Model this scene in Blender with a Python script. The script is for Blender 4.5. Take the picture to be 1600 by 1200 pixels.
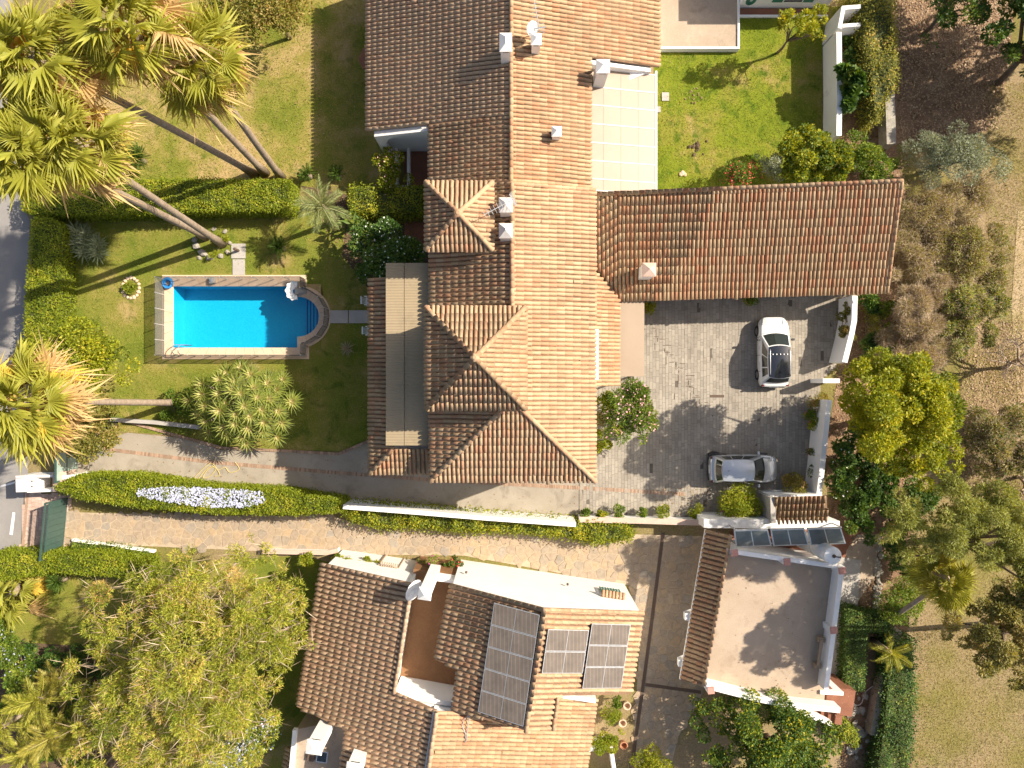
import bpy, bmesh, math, random
import numpy as np
from mathutils import Vector, Matrix
R = math.radians
scene = bpy.context.scene
for o in list(bpy.data.objects): bpy.data.objects.remove(o)
COL = scene.collection
# ------------------------------------------------------------------ camera, sky, sun, exposure
H, F = 41.0, 1067.0                      # flying height of the camera, focal length in photo pixels
cd = bpy.data.cameras.new('camera'); cam = bpy.data.objects.new('camera', cd); COL.objects.link(cam)
cam.location = (0, 0, H); cd.sensor_width = 36.0; cd.lens = 36.0 * F / 1600.0
cd.clip_start = 0.5; cd.clip_end = 2000
scene.camera = cam
SUN = Vector((1.1, .407, 1.0)).normalized()
world = bpy.data.worlds.new('World'); scene.world = world; world.use_nodes = True
wt = world.node_tree; sky = wt.nodes.new('ShaderNodeTexSky'); sky.sky_type = 'NISHITA'; sky.sun_disc = False; sky.dust_density = 3.0; sky.ozone_density = .3
sky.sun_elevation = math.asin(SUN.z); sky.sun_rotation = math.atan2(SUN.x, SUN.y)
wt.links.new(sky.outputs[0], wt.nodes['Background'].inputs[0]); wt.nodes['Background'].inputs[1].default_value = 0.076
ld = bpy.data.lights.new('sun', 'SUN'); ld.energy = 4.5; ld.angle = R(0.53); ld.color = (1.0, .90, .75)
sun = bpy.data.objects.new('sun', ld); COL.objects.link(sun); sun.location = (30, 11, 60)
sun.rotation_euler = (-SUN).to_track_quat('-Z', 'Y').to_euler()
scene.view_settings.view_transform = 'Standard'; scene.view_settings.look = 'None'
scene.view_settings.exposure = 1.05; scene.view_settings.gamma = 1; scene.view_settings.use_curve_mapping = False
rng = np.random.default_rng(7); random.seed(7)

# ------------------------------------------------------------------ helpers
def W(px, py, h=0.0):
    """the point at height h that the photograph shows at (px, py)"""
    k = (H - h) / F
    return (px - 800) * k, (600 - py) * k
def W3(px, py, h=0.0):
    x, y = W(px, py, h); return Vector((x, y, h))
def PX(pts, h=0.0): return [W(a, b, h) for a, b in pts]
def tag(o, label=None, cat=None, group=None, kind=None):
    if label: o['label'] = label
    if cat: o['category'] = cat
    if group: o['group'] = group
    if kind: o['kind'] = kind
    return o
def thing(name, label, cat, loc=(0, 0, 0), group=None, rz=0.0):
    o = bpy.data.objects.new(name, None); COL.objects.link(o)
    o.location = loc; o.rotation_euler = (0, 0, rz); o.empty_display_size = .3
    return tag(o, label, cat, group)
def root_loc(o):
    while o.parent: o = o.parent
    return Vector(o.location)
def link(name, me, parent=None, loc=None):
    o = bpy.data.objects.new(name, me); COL.objects.link(o)
    if parent: o.parent = parent
    if loc is not None: o.location = loc
    return o
class MB:
    def __init__(s): s.v = []; s.f = []; s.m = []; s.sm = False
    def add(s, vs, fs, m=0):
        b = len(s.v); s.v += [tuple(x) for x in vs]
        for f in fs: s.f.append([b + i for i in f]); s.m.append(m)
        return s
    def prism(s, poly, z0, z1, m=0, mtop=None):
        poly = list(poly)
        a = sum(poly[i][0] * poly[(i + 1) % len(poly)][1] - poly[(i + 1) % len(poly)][0] * poly[i][1] for i in range(len(poly)))
        if a < 0: poly = poly[::-1]
        n = len(poly)
        zt = z1 if callable(z1) else (lambda x, y: z1)
        zb = z0 if callable(z0) else (lambda x, y: z0)
        vs = [(x, y, zb(x, y)) for x, y in poly] + [(x, y, zt(x, y)) for x, y in poly]
        s.add(vs, [list(range(n))[::-1]] + [[i, (i + 1) % n, n + (i + 1) % n, n + i] for i in range(n)], m)
        s.add(vs[n:], [list(range(n))], m if mtop is None else mtop)
        return s
    def box(s, c, size, rz=0.0, m=0, tilt=None):
        cx, cy, cz = c; lx, ly, lz = [q / 2 for q in size]
        M_ = Matrix.Rotation(rz, 3, 'Z')
        if tilt is not None: M_ = tilt.to_3x3()
        vs = [Vector((cx, cy, cz)) + M_ @ Vector((a * lx, b * ly, d * lz)) for d in (-1, 1) for a, b in ((-1, -1), (1, -1), (1, 1), (-1, 1))]
        s.add(vs, [[3, 2, 1, 0], [4, 5, 6, 7], [0, 1, 5, 4], [1, 2, 6, 5], [2, 3, 7, 6], [3, 0, 4, 7]], m); return s
    def tube(s, pts, rad, n=6, m=0, caps=True):
        pts = [Vector(p) for p in pts]; k = len(pts)
        if not hasattr(rad, '__len__'): rad = [rad] * k
        rings = []; ref = None
        for i, p in enumerate(pts):
            d = (pts[min(i + 1, k - 1)] - pts[max(i - 1, 0)])
            if d.length < 1e-9: d = Vector((0, 0, 1))
            d.normalize()
            if ref is None: ref = Vector((1, 0, 0)) if abs(d.x) < .8 else Vector((0, 1, 0))
            a = (ref - d * ref.dot(d))
            if a.length < 1e-6: a = d.orthogonal()
            a.normalize(); b = d.cross(a); ref = a
            rings += [p + (a * math.cos(t) + b * math.sin(t)) * rad[i] for t in [2 * math.pi * j / n for j in range(n)]]
        fs = [[i * n + j, i * n + (j + 1) % n, (i + 1) * n + (j + 1) % n, (i + 1) * n + j] for i in range(k - 1) for j in range(n)]
        if caps: fs += [list(range(n))[::-1], [(k - 1) * n + j for j in range(n)]]
        s.add(rings, fs, m); return s
    def lathe(s, c, prof, n=16, m=0, sx=1, sy=1):
        vs = [(c[0] + r * sx * math.cos(2 * math.pi * j / n), c[1] + r * sy * math.sin(2 * math.pi * j / n), c[2] + z) for r, z in prof for j in range(n)]
        k = len(prof)
        fs = [[i * n + j, i * n + (j + 1) % n, (i + 1) * n + (j + 1) % n, (i + 1) * n + j] for i in range(k - 1) for j in range(n)]
        fs += [[(k - 1) * n + j for j in range(n)], list(range(n))[::-1]]
        s.add(vs, fs, m); return s
    def grid(s, fn, nu, nv, m=0):
        vs = [fn(i / nu, j / nv) for j in range(nv + 1) for i in range(nu + 1)]
        s.add(vs, [[j * (nu + 1) + i, j * (nu + 1) + i + 1, (j + 1) * (nu + 1) + i + 1, (j + 1) * (nu + 1) + i] for j in range(nv) for i in range(nu)], m); return s
    def mesh(s, name, mats, off=(0, 0, 0)):
        me = bpy.data.meshes.new(name)
        me.from_pydata([(a - off[0], b - off[1], c - off[2]) for a, b, c in s.v], [], s.f)
        for q in (mats if isinstance(mats, (list, tuple)) else [mats]): me.materials.append(q)
        me.polygons.foreach_set('material_index', s.m)
        if s.sm: me.shade_smooth()
        me.update(); return me
    def build(s, name, mats, parent=None, bevel=0.0):
        off = root_loc(parent) if parent else (0, 0, 0)
        o = link(name, s.mesh(name, mats, off), parent)
        if bevel:
            b = o.modifiers.new('bevel', 'BEVEL'); b.width = bevel; b.segments = 1; b.limit_method = 'ANGLE'
        return o
def fast(name, V, Q, mats, tint=None, midx=None):
    """quads (or triangles) from numpy arrays"""
    me = bpy.data.meshes.new(name); V = np.asarray(V, np.float32); Q = np.asarray(Q, np.int32)
    me.vertices.add(len(V)); me.vertices.foreach_set('co', V.ravel())
    k = Q.shape[1]; me.loops.add(Q.size); me.loops.foreach_set('vertex_index', Q.ravel())
    me.polygons.add(len(Q)); me.polygons.foreach_set('loop_start', np.arange(0, Q.size, k, dtype=np.int32))
    for q in (mats if isinstance(mats, (list, tuple)) else [mats]): me.materials.append(q)
    if midx is not None: me.polygons.foreach_set('material_index', np.asarray(midx, np.int32))
    me.update(calc_edges=True); me.shade_flat()
    if tint is not None:
        at = me.attributes.new('tint', 'FLOAT', 'POINT'); at.data.foreach_set('value', np.asarray(tint, np.float32))
    return me
def inpoly(P, poly):
    x, y = P[:, 0], P[:, 1]; r = np.zeros(len(P), bool); n = len(poly)
    for i in range(n):
        x1, y1 = poly[i]; x2, y2 = poly[(i + 1) % n]
        if y1 == y2: continue
        c = ((y1 > y) != (y2 > y)) & (x < (x2 - x1) * (y - y1) / (y2 - y1) + x1); r ^= c
    return r
def sample_poly(poly, n, g=None):
    g = g or rng; A = np.array(poly); lo, hi = A.min(0), A.max(0); out = []; c = 0
    while c < n:
        P = lo + (hi - lo) * g.random((n * 2 + 20, 2)); P = P[inpoly(P, poly)]; out.append(P); c += len(P)
    return np.concatenate(out)[:n]

# ------------------------------------------------------------------ materials
def newmat(name):
    m = bpy.data.materials.new(name); m.use_nodes = True; nt = m.node_tree
    b = nt.nodes['Principled BSDF']; return m, nt, b
def node(nt, t, **kw):
    n = nt.nodes.new(t)
    for k, v in kw.items():
        if hasattr(n, k) and not k.startswith('i_'): setattr(n, k, v)
    return n
def ramp(nt, stops, interp='LINEAR'):
    r = nt.nodes.new('ShaderNodeValToRGB'); cr = r.color_ramp; cr.interpolation = interp
    while len(cr.elements) < len(stops): cr.elements.new(.5)
    for e, (p, c) in zip(cr.elements, stops): e.position = p; e.color = (*c, 1)
    return r
def noise(nt, scale, detail=5, rough=.6, vec=None, dist=0):
    n = nt.nodes.new('ShaderNodeTexNoise'); n.inputs['Scale'].default_value = scale; n.inputs['Detail'].default_value = detail
    n.inputs['Roughness'].default_value = rough; n.inputs['Distortion'].default_value = dist
    if vec is not None: nt.links.new(vec, n.inputs['Vector'])
    return n
def geo_pos(nt): return nt.nodes.new('ShaderNodeNewGeometry').outputs['Position']
def mixc(nt, a, b, fac, mode='MIX'):
    m = nt.nodes.new('ShaderNodeMix'); m.data_type = 'RGBA'; m.blend_type = mode
    for s, v in ((m.inputs[0], fac), (m.inputs[6], a), (m.inputs[7], b)):
        if isinstance(v, (int, float)): s.default_value = v
        elif isinstance(v, (tuple, list)): s.default_value = (*v, 1)
        else: nt.links.new(v, s)
    return m.outputs[2]
def bump(nt, b, h, strength=.3, dist=.02):
    n = nt.nodes.new('ShaderNodeBump'); n.inputs['Strength'].default_value = strength; n.inputs['Distance'].default_value = dist
    nt.links.new(h, n.inputs['Height']); nt.links.new(n.outputs[0], b.inputs['Normal'])
def surf(name, stops, scale=1.0, fine=(30, .35), rough=.85, bmp=.3, bdist=.02, second=None, spec=.3, stretch=None):
    """large-scale noise through a colour ramp, fine grain on top, optional second stain layer (colour, scale, lo, hi)"""
    m, nt, b = newmat(name); pos = geo_pos(nt)
    if stretch:
        mp = nt.nodes.new('ShaderNodeMapping'); mp.inputs['Scale'].default_value = stretch; nt.links.new(pos, mp.inputs[0]); pos = mp.outputs[0]
    n1 = noise(nt, scale, 6, .62, pos); r = ramp(nt, stops); nt.links.new(n1.outputs[0], r.inputs[0]); c = r.outputs[0]
    if second:
        for (sc, ss, lo, hi) in (second if isinstance(second, list) else [second]):
            n3 = noise(nt, ss, 7, .65, pos, .6); r3 = ramp(nt, [(lo, (0, 0, 0)), (hi, (1, 1, 1))]); nt.links.new(n3.outputs[0], r3.inputs[0])
            c = mixc(nt, c, sc, r3.outputs[0])
    n2 = noise(nt, fine[0], 4, .7, pos); r2 = ramp(nt, [(.25, (1 - fine[1],) * 3), (.75, (1 + fine[1] * .6,) * 3)]); nt.links.new(n2.outputs[0], r2.inputs[0])
    c = mixc(nt, c, r2.outputs[0], 1.0, 'MULTIPLY'); nt.links.new(c, b.inputs['Base Color'])
    b.inputs['Roughness'].default_value = rough; b.inputs['Specular IOR Level'].default_value = spec
    if bmp: bump(nt, b, n2.outputs[0], bmp, bdist)
    return m
def plain(name, c, rough=.5, metal=0.0, spec=.5, coat=0.0, var=.12, vs=6):
    m, nt, b = newmat(name); n = noise(nt, vs, 5, .6, geo_pos(nt))
    r = ramp(nt, [(.3, tuple(x * (1 - var) for x in c)), (.7, tuple(min(1, x * (1 + var)) for x in c))]); nt.links.new(n.outputs[0], r.inputs[0])
    nt.links.new(r.outputs[0], b.inputs['Base Color']); b.inputs['Roughness'].default_value = rough; b.inputs['Metallic'].default_value = metal
    b.inputs['Specular IOR Level'].default_value = spec; b.inputs['Coat Weight'].default_value = coat; b.inputs['Coat Roughness'].default_value = .05
    return m
def tilemat(name, src, red=.5, weather=.5, lichen=.3, pale=0.0):
    """barrel tiles: every tile its own fired colour, weather stains and lichen across the slope"""
    m, nt, b = newmat(name); pos = geo_pos(nt)
    if src == 'obj': rv = nt.nodes.new('ShaderNodeObjectInfo').outputs['Random']
    else: rv = nt.nodes.new('ShaderNodeNewGeometry').outputs['Random Per Island']
    tan = (.44, .295, .17); rd = (.45, .215, .115); pk = (.455, .265, .155); crm = (.48, .34, .205); brn = (.37, .24, .14)
    k = .1 + .5 * red
    r = ramp(nt, [(0, brn), (.10, tan), (.36 - .15 * red, crm), (.5 - .1 * red, tan), (.75 - .2 * red, pk), (.97 - .25 * red, rd), (1, tan)])
    nt.links.new(rv, r.inputs[0]); c = r.outputs[0]
    if pale: c = mixc(nt, c, (.56, .40, .27), pale)
    n1 = noise(nt, .55, 6, .65, pos); w = ramp(nt, [(.42, (0, 0, 0)), (.68, (weather,) * 3)]); nt.links.new(n1.outputs[0], w.inputs[0])
    c = mixc(nt, c, (.20, .145, .085), w.outputs[0])
    n2 = noise(nt, 3.2, 5, .7, pos, .4); l = ramp(nt, [(.60, (0, 0, 0)), (.72, (lichen,) * 3)]); nt.links.new(n2.outputs[0], l.inputs[0])
    c = mixc(nt, c, (.50, .22, .035), l.outputs[0])
    n4 = noise(nt, 9, 5, .75, pos, .2); g = ramp(nt, [(.56, (0, 0, 0)), (.70, (.5 * weather + .1,) * 3)]); nt.links.new(n4.outputs[0], g.inputs[0])
    c = mixc(nt, c, (.17, .14, .10), g.outputs[0])
    n3 = noise(nt, 38, 3, .7, pos); f = ramp(nt, [(.3, (.78,) * 3), (.75, (1.12,) * 3)]); nt.links.new(n3.outputs[0], f.inputs[0])
    c = mixc(nt, c, f.outputs[0], 1.0, 'MULTIPLY'); nt.links.new(c, b.inputs['Base Color'])
    b.inputs['Roughness'].default_value = .85; b.inputs['Specular IOR Level'].default_value = .25; bump(nt, b, n3.outputs[0], .35, .015)
    return m
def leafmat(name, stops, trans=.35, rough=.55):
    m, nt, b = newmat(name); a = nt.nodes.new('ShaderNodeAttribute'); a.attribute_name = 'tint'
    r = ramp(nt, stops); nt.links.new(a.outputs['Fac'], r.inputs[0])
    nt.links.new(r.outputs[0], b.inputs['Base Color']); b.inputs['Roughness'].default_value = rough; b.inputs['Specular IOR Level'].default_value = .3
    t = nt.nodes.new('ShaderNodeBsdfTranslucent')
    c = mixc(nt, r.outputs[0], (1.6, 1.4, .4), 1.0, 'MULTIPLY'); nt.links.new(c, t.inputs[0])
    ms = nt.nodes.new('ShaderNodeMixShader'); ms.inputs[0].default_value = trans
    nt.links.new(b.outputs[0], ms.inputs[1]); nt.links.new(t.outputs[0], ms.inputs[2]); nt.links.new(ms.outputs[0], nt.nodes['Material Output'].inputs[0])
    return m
G = lambda r, g, b: (r, g, b)
MT = {}
def setup_materials():
    M = MT
    M['lawn'] = surf('lawn_grass', [(.28, (.10, .13, .014)), (.42, (.18, .19, .03)), (.50, (.27, .225, .06)), (.60, (.40, .285, .13))], .26, (14, .4), .95, .6, .05, ((.09, .12, .015), .9, .56, .72), .1)
    M['lawn_pool'] = surf('pool_lawn_grass', [(.28, (.09, .125, .014)), (.43, (.155, .18, .025)), (.55, (.225, .205, .045)), (.67, (.36, .265, .11))], .3, (14, .4), .95, .6, .05, ((.08, .12, .015), .9, .54, .7), .1)
    M['lawn_lush'] = surf('lush_lawn_grass', [(.3, (.12, .165, .012)), (.5, (.19, .22, .02)), (.6, (.24, .225, .04)), (.70, (.38, .27, .12))], .3, (14, .4), .95, .6, .05, ((.08, .13, .01), 1.3, .5, .66), .1)
    M['rough'] = surf('dry_rough_ground', [(.30, (.13, .135, .03)), (.44, (.21, .175, .06)), (.56, (.29, .215, .12)), (.72, (.34, .25, .15))], .12, (9, .4), .95, .7, .06, ((.19, .19, .04), .35, .55, .72), .1)
    M['dirt'] = surf('leaf_strewn_dirt', [(.3, (.17, .10, .06)), (.55, (.27, .17, .105)), (.7, (.36, .25, .16))], .8, (16, .5), .95, .8, .06, ((.12, .08, .04), 2.2, .52, .66), .1)
    M['straw'] = surf('straw_coloured_ground', [(.3, (.34, .26, .13)), (.5, (.41, .31, .19)), (.72, (.27, .23, .08))], .22, (12, .3), .95, .5, .05, None, .1)
    M['asphalt'] = surf('asphalt', [(.3, (.23, .215, .205)), (.7, (.29, .27, .25))], .5, (60, .25), .9, .3, .01)
    M['concrete'] = surf('drive_concrete', [(.3, (.285, .245, .19)), (.7, (.355, .31, .25))], .5, (28, .16), .9, .25, .01, ((.20, .17, .135), .9, .52, .75))
    M['paver'] = surf('grey_paver', [(.3, (.275, .24, .195)), (.7, (.35, .31, .255))], .35, (20, .2), .88, .3, .01, ((.22, .185, .15), .8, .54, .75))
    M['joint'] = surf('paver_joint', [(.3, (.10, .085, .07)), (.7, (.16, .135, .11))], 2, (30, .3), .95, .2)
    M['brick'] = surf('brick_edging', [(.3, (.33, .215, .145)), (.7, (.39, .265, .185))], 6, (30, .3), .9, .3)
    M['mortar'] = surf('stone_mortar', [(.3, (.42, .325, .225)), (.7, (.48, .38, .27))], 1.5, (25, .3), .95, .3)
    m, nt, b = newmat('flagstone'); rv = nt.nodes.new('ShaderNodeAttribute'); rv.attribute_name = 'tint'
    r = ramp(nt, [(0, (.29, .24, .185)), (.3, (.38, .285, .19)), (.55, (.335, .26, .19)), (.8, (.41, .295, .18)), (1, (.31, .265, .215))]); nt.links.new(rv.outputs['Fac'], r.inputs[0])
    n = noise(nt, 5, 6, .7, geo_pos(nt)); f = ramp(nt, [(.3, (.75,) * 3), (.7, (1.15,) * 3)]); nt.links.new(n.outputs[0], f.inputs[0])
    nt.links.new(mixc(nt, r.outputs[0], f.outputs[0], 1, 'MULTIPLY'), b.inputs['Base Color']); b.inputs['Roughness'].default_value = .9; bump(nt, b, n.outputs[0], .4, .03)
    M['flag'] = m
    M['white'] = surf('white_render', [(.3, (.76, .74, .70)), (.7, (.83, .81, .78))], .8, (18, .05), .9, .12, .01, ((.58, .54, .48), 1.6, .60, .80))
    M['offwhite'] = surf('chimney_render', [(.3, (.64, .58, .53)), (.7, (.74, .69, .64))], 1.2, (14, .08), .9, .15, .01, ((.45, .38, .33), 3.0, .56, .78))
    M['pinkcap'] = surf('pink_capping', [(.3, (.50, .35, .27)), (.7, (.60, .44, .36))], 1.4, (14, .12), .9, .15)
    for k, a in (('main', (.40, .36, .40, .15)), ('east', (.65, .50, .28)), ('wing', (1.0, .08, .05, 0)), ('villa', (.45, .22, .85, .2)), ('dark', (.3, .75, .12)), ('north', (.35, .12, .22, .55))):
        M['t_' + k] = tilemat('barrel_tile_' + k, 'obj', *a); M['f_' + k] = tilemat('barrel_tile_rows_' + k, 'island', *a)
    M['deck'] = surf('roof_bed', [(.3, (.19, .115, .07)), (.7, (.27, .165, .10))], 1.5, (12, .3), .95, .3)
    M['terra'] = surf('terracotta_floor', [(.3, (.21, .085, .05)), (.7, (.28, .12, .07))], 1.2, (14, .25), .8, .3)
    M['brownfloor'] = surf('brown_terrace_floor', [(.3, (.20, .10, .045)), (.7, (.29, .15, .07))], .5, (10, .2), .75, .2, .01, ((.20, .09, .04), 1.0, .5, .75))
    M['terrace'] = surf('terrace_screed', [(.3, (.36, .275, .20)), (.7, (.43, .34, .255))], .5, (16, .14), .9, .2, .01, [((.26, .19, .13), 1.1, .54, .76), ((.50, .39, .28), .6, .58, .74)])
    M['canvas'] = surf('beige_corrugated_sheet', [(.3, (.30, .235, .145)), (.7, (.34, .265, .17))], .5, (20, .06), .8, .1, .01, ((.25, .20, .13), .8, .55, .8))
    M['poly'] = surf('cream_polycarbonate', [(.3, (.29, .215, .15)), (.7, (.33, .25, .18))], .4, (20, .04), .45, .05, .01, None, .4)
    M['coping'] = surf('pool_coping_stone', [(.3, (.58, .42, .29)), (.7, (.66, .50, .36))], 1.0, (24, .12), .85, .15, .01, ((.42, .27, .14), 1.6, .6, .78))
    M['slab'] = surf('concrete_slab', [(.3, (.36, .33, .30)), (.7, (.44, .41, .37))], 1.0, (20, .12), .9, .2)
    M['stone'] = surf('grey_rock', [(.3, (.26, .23, .19)), (.7, (.42, .38, .32))], 2.5, (14, .35), .95, .5, .03)
    M['bark'] = surf('tree_bark', [(.3, (.12, .085, .06)), (.7, (.21, .16, .115))], 2.5, (22, .4), .95, .6, .03)
    M['palmbark'] = surf('palm_trunk_bark', [(.3, (.26, .20, .145)), (.7, (.38, .30, .225))], 1.2, (9, .35), .95, .7, .04, ((.17, .125, .09), 2.0, .55, .7), .1, (1, 1, 3))
    M['deadbark'] = surf('bleached_twig', [(.3, (.28, .21, .15)), (.7, (.42, .33, .25))], 2.5, (20, .3), .95, .4)
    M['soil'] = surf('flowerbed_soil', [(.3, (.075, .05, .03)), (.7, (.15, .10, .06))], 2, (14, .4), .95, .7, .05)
    M['steel'] = plain('grey_steel', (.42, .43, .44), .35, .7); M['alu'] = plain('aluminium', (.60, .60, .60), .4, .6)
    M['dark'] = plain('black_plastic', (.018, .018, .02), .55); M['rust'] = plain('rusty_iron', (.10, .065, .045), .8)
    M['gate'] = plain('green_gate_paint', (.045, .085, .072), .45); M['gatepale'] = plain('pale_green_gate_sheet', (.30, .38, .34), .5)
    M['whitepl'] = plain('white_plastic', (.78, .78, .76), .35); M['whitepaint'] = plain('road_paint', (.72, .71, .68), .8, var=.15, vs=14)
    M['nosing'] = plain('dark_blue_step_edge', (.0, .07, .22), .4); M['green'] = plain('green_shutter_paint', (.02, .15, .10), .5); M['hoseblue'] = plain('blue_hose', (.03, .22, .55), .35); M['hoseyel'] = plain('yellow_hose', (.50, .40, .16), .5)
    M['pot'] = plain('terracotta_pot', (.42, .19, .10), .85); M['pinkstone'] = plain('pink_brick_block', (.50, .24, .19), .9); M['wood'] = plain('weathered_timber', (.34, .24, .15), .85)
    M['carwhite'] = plain('white_car_paint', (.74, .74, .73), .22, 0, .5, .8, .02); M['carsilver'] = plain('silver_car_paint', (.50, .52, .54), .28, .55, .5, .8, .03)
    M['carblack'] = plain('black_gloss_roof', (.012, .014, .02), .08, 0, .6, 1.0); M['glass'] = plain('tinted_glass', (.02, .028, .026), .06, 0, .7, 1.0)
    M['tyre'] = plain('tyre_rubber', (.02, .02, .02), .85); M['rim'] = plain('alloy_rim', (.45, .45, .46), .3, .8); M['lampred'] = plain('rear_lamp_red', (.14, .015, .012), .2, 0, .5, .8); M['lampclear'] = plain('headlamp_lens', (.62, .65, .66), .1, .2, .5, 1)
    # solar glass with fine busbar lines, in the panel's own coordinates
    m, nt, b = newmat('solar_cells'); tc = nt.nodes.new('ShaderNodeTexCoord'); wv = nt.nodes.new('ShaderNodeTexWave'); wv.wave_type = 'BANDS'; wv.bands_direction = 'Y'
    wv.inputs['Scale'].default_value = 6.6; nt.links.new(tc.outputs['Generated'], wv.inputs[0]); r = ramp(nt, [(.02, (.20, .175, .15)), (.16, (.13, .105, .085))]); nt.links.new(wv.outputs['Fac'], r.inputs[0])
    w2 = nt.nodes.new('ShaderNodeTexWave'); w2.wave_type = 'BANDS'; w2.bands_direction = 'X'; w2.inputs['Scale'].default_value = 1.9; nt.links.new(tc.outputs['Generated'], w2.inputs[0]); r2 = ramp(nt, [(.02, (1.5, 1.45, 1.4)), (.10, (1, 1, 1))]); nt.links.new(w2.outputs['Fac'], r2.inputs[0]); nd = noise(nt, 1.5, 5, .6, geo_pos(nt)); r3 = ramp(nt, [(.3, (.85,) * 3), (.7, (1.25,) * 3)]); nt.links.new(nd.outputs[0], r3.inputs[0]); nt.links.new(mixc(nt, mixc(nt, r.outputs[0], r2.outputs[0], 1, 'MULTIPLY'), r3.outputs[0], 1, 'MULTIPLY'), b.inputs['Base Color']); b.inputs['Roughness'].default_value = .3; b.inputs['Specular IOR Level'].default_value = .5; M['solar'] = m
    m, nt, b = newmat('collector_glass'); n = noise(nt, 1.2, 4, .6, geo_pos(nt)); r = ramp(nt, [(.3, (.085, .10, .10)), (.7, (.17, .18, .165))]); nt.links.new(n.outputs[0], r.inputs[0]); nt.links.new(r.outputs[0], b.inputs['Base Color']); b.inputs['Roughness'].default_value = .25; M['collector'] = m
    # water: clear, tinted, with ripples
    m = bpy.data.materials.new('pool_water'); m.use_nodes = True; nt = m.node_tree; nt.nodes.remove(nt.nodes['Principled BSDF'])
    t = nt.nodes.new('ShaderNodeBsdfTransparent'); t.inputs[0].default_value = (.86, .99, 1, 1); g = nt.nodes.new('ShaderNodeBsdfGlossy'); g.inputs[1].default_value = .03
    fr = nt.nodes.new('ShaderNodeFresnel'); fr.inputs[0].default_value = 1.33; gb = nt.nodes.new('ShaderNodeNewGeometry'); sb = nt.nodes.new('ShaderNodeMath'); sb.operation = 'SUBTRACT'; sb.inputs[0].default_value = 1.0; nt.links.new(gb.outputs['Backfacing'], sb.inputs[1]); mu = nt.nodes.new('ShaderNodeMath'); mu.operation = 'MULTIPLY'; nt.links.new(sb.outputs[0], mu.inputs[0]); nt.links.new(fr.outputs[0], mu.inputs[1]); n = noise(nt, 3.2, 3, .5, geo_pos(nt), .8); bp = nt.nodes.new('ShaderNodeBump'); bp.inputs['Strength'].default_value = .12; bp.inputs['Distance'].default_value = .03
    nt.links.new(n.outputs[0], bp.inputs['Height']); nt.links.new(bp.outputs[0], g.inputs['Normal']); nt.links.new(bp.outputs[0], fr.inputs['Normal'])
    ms = nt.nodes.new('ShaderNodeMixShader'); nt.links.new(mu.outputs[0], ms.inputs[0]); nt.links.new(t.outputs[0], ms.inputs[1]); nt.links.new(g.outputs[0], ms.inputs[2]); nt.links.new(ms.outputs[0], nt.nodes['Material Output'].inputs[0]); M['water'] = m
    m, nt, b = newmat('pool_mosaic'); pos = geo_pos(nt); v = nt.nodes.new('ShaderNodeTexVoronoi'); v.inputs['Scale'].default_value = 16; nt.links.new(pos, v.inputs[0])
    r = ramp(nt, [(0, (.0, .32, .55)), (.5, (.003, .355, .575)), (1, (.01, .39, .60))]); nt.links.new(v.outputs['Color'], r.inputs[0]); nt.links.new(r.outputs[0], b.inputs['Base Color']); b.inputs['Roughness'].default_value = .4; M['mosaic'] = m
    # fine net: threads are far below a pixel, so a part-covering sheet
    def net(name, c, cover):
        m = bpy.data.materials.new(name); m.use_nodes = True; nt = m.node_tree; b = nt.nodes['Principled BSDF']; b.inputs['Base Color'].default_value = (*c, 1); b.inputs['Roughness'].default_value = .8
        t = nt.nodes.new('ShaderNodeBsdfTransparent'); ms = nt.nodes.new('ShaderNodeMixShader'); ms.inputs[0].default_value = cover
        nt.links.new(t.outputs[0], ms.inputs[1]); nt.links.new(b.outputs[0], ms.inputs[2]); nt.links.new(ms.outputs[0], nt.nodes['Material Output'].inputs[0]); return m
    M['net'] = net('pool_fence_net', (.16, .15, .13), .62)
    L = lambda n, st, tr=.35: leafmat(n, st, tr)
    M['l_grass'] = L('grass_blades', [(0, (.14, .19, .015)), (.55, (.25, .28, .035)), (1, (.46, .36, .13))], .3)
    M['l_mid'] = L('mid_green_leaves', [(0, (.05, .10, .012)), (.5, (.13, .20, .02)), (.85, (.24, .30, .035)), (1, (.38, .38, .06))])
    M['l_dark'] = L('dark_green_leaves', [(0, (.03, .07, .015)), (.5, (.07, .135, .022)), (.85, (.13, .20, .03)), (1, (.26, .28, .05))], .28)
    M['l_yellow'] = L('yellow_green_leaves', [(0, (.08, .115, .012)), (.4, (.21, .25, .016)), (.8, (.37, .38, .022)), (1, (.52, .44, .035))], .4)
    M['l_lime'] = L('lime_hedge_leaves', [(0, (.09, .13, .010)), (.4, (.20, .25, .014)), (.8, (.32, .35, .02)), (1, (.46, .42, .045))], .38)
    M['l_olive'] = L('olive_leaves', [(0, (0.102, 0.123, 0.072)), (.5, (0.217, 0.246, 0.160)), (1, (0.435, 0.450, 0.319))], .25)
    M['l_soft'] = L('soft_green_leaves', [(0, (.10, .12, .025)), (.5, (.26, .28, .06)), (1, (.42, .42, .13))], .35)
    M['l_feather'] = L('feathery_leaves', [(0, (.15, .18, .02)), (.45, (.37, .40, .045)), (.85, (.52, .51, .08)), (1, (.56, .38, .13))], .35)
    M['l_dry'] = L('dry_twigs', [(0, (.20, .14, .09)), (.5, (.37, .28, .19)), (1, (.52, .42, .30))], .2)
    M['l_drygreen'] = L('dry_scrub_leaves', [(0, (.12, .12, .03)), (.5, (.27, .25, .075)), (1, (.45, .36, .15))], .3)
    M['l_bronze'] = L('bronze_leaves', [(0, (.10, .11, .018)), (.5, (.24, .23, .04)), (1, (.46, .30, .12))], .35)
    M['l_ivy'] = L('ivy_leaves', [(0, (.09, .11, .012)), (.5, (.27, .26, .03)), (.85, (.40, .34, .05)), (1, (.52, .30, .08))], .35)
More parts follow.
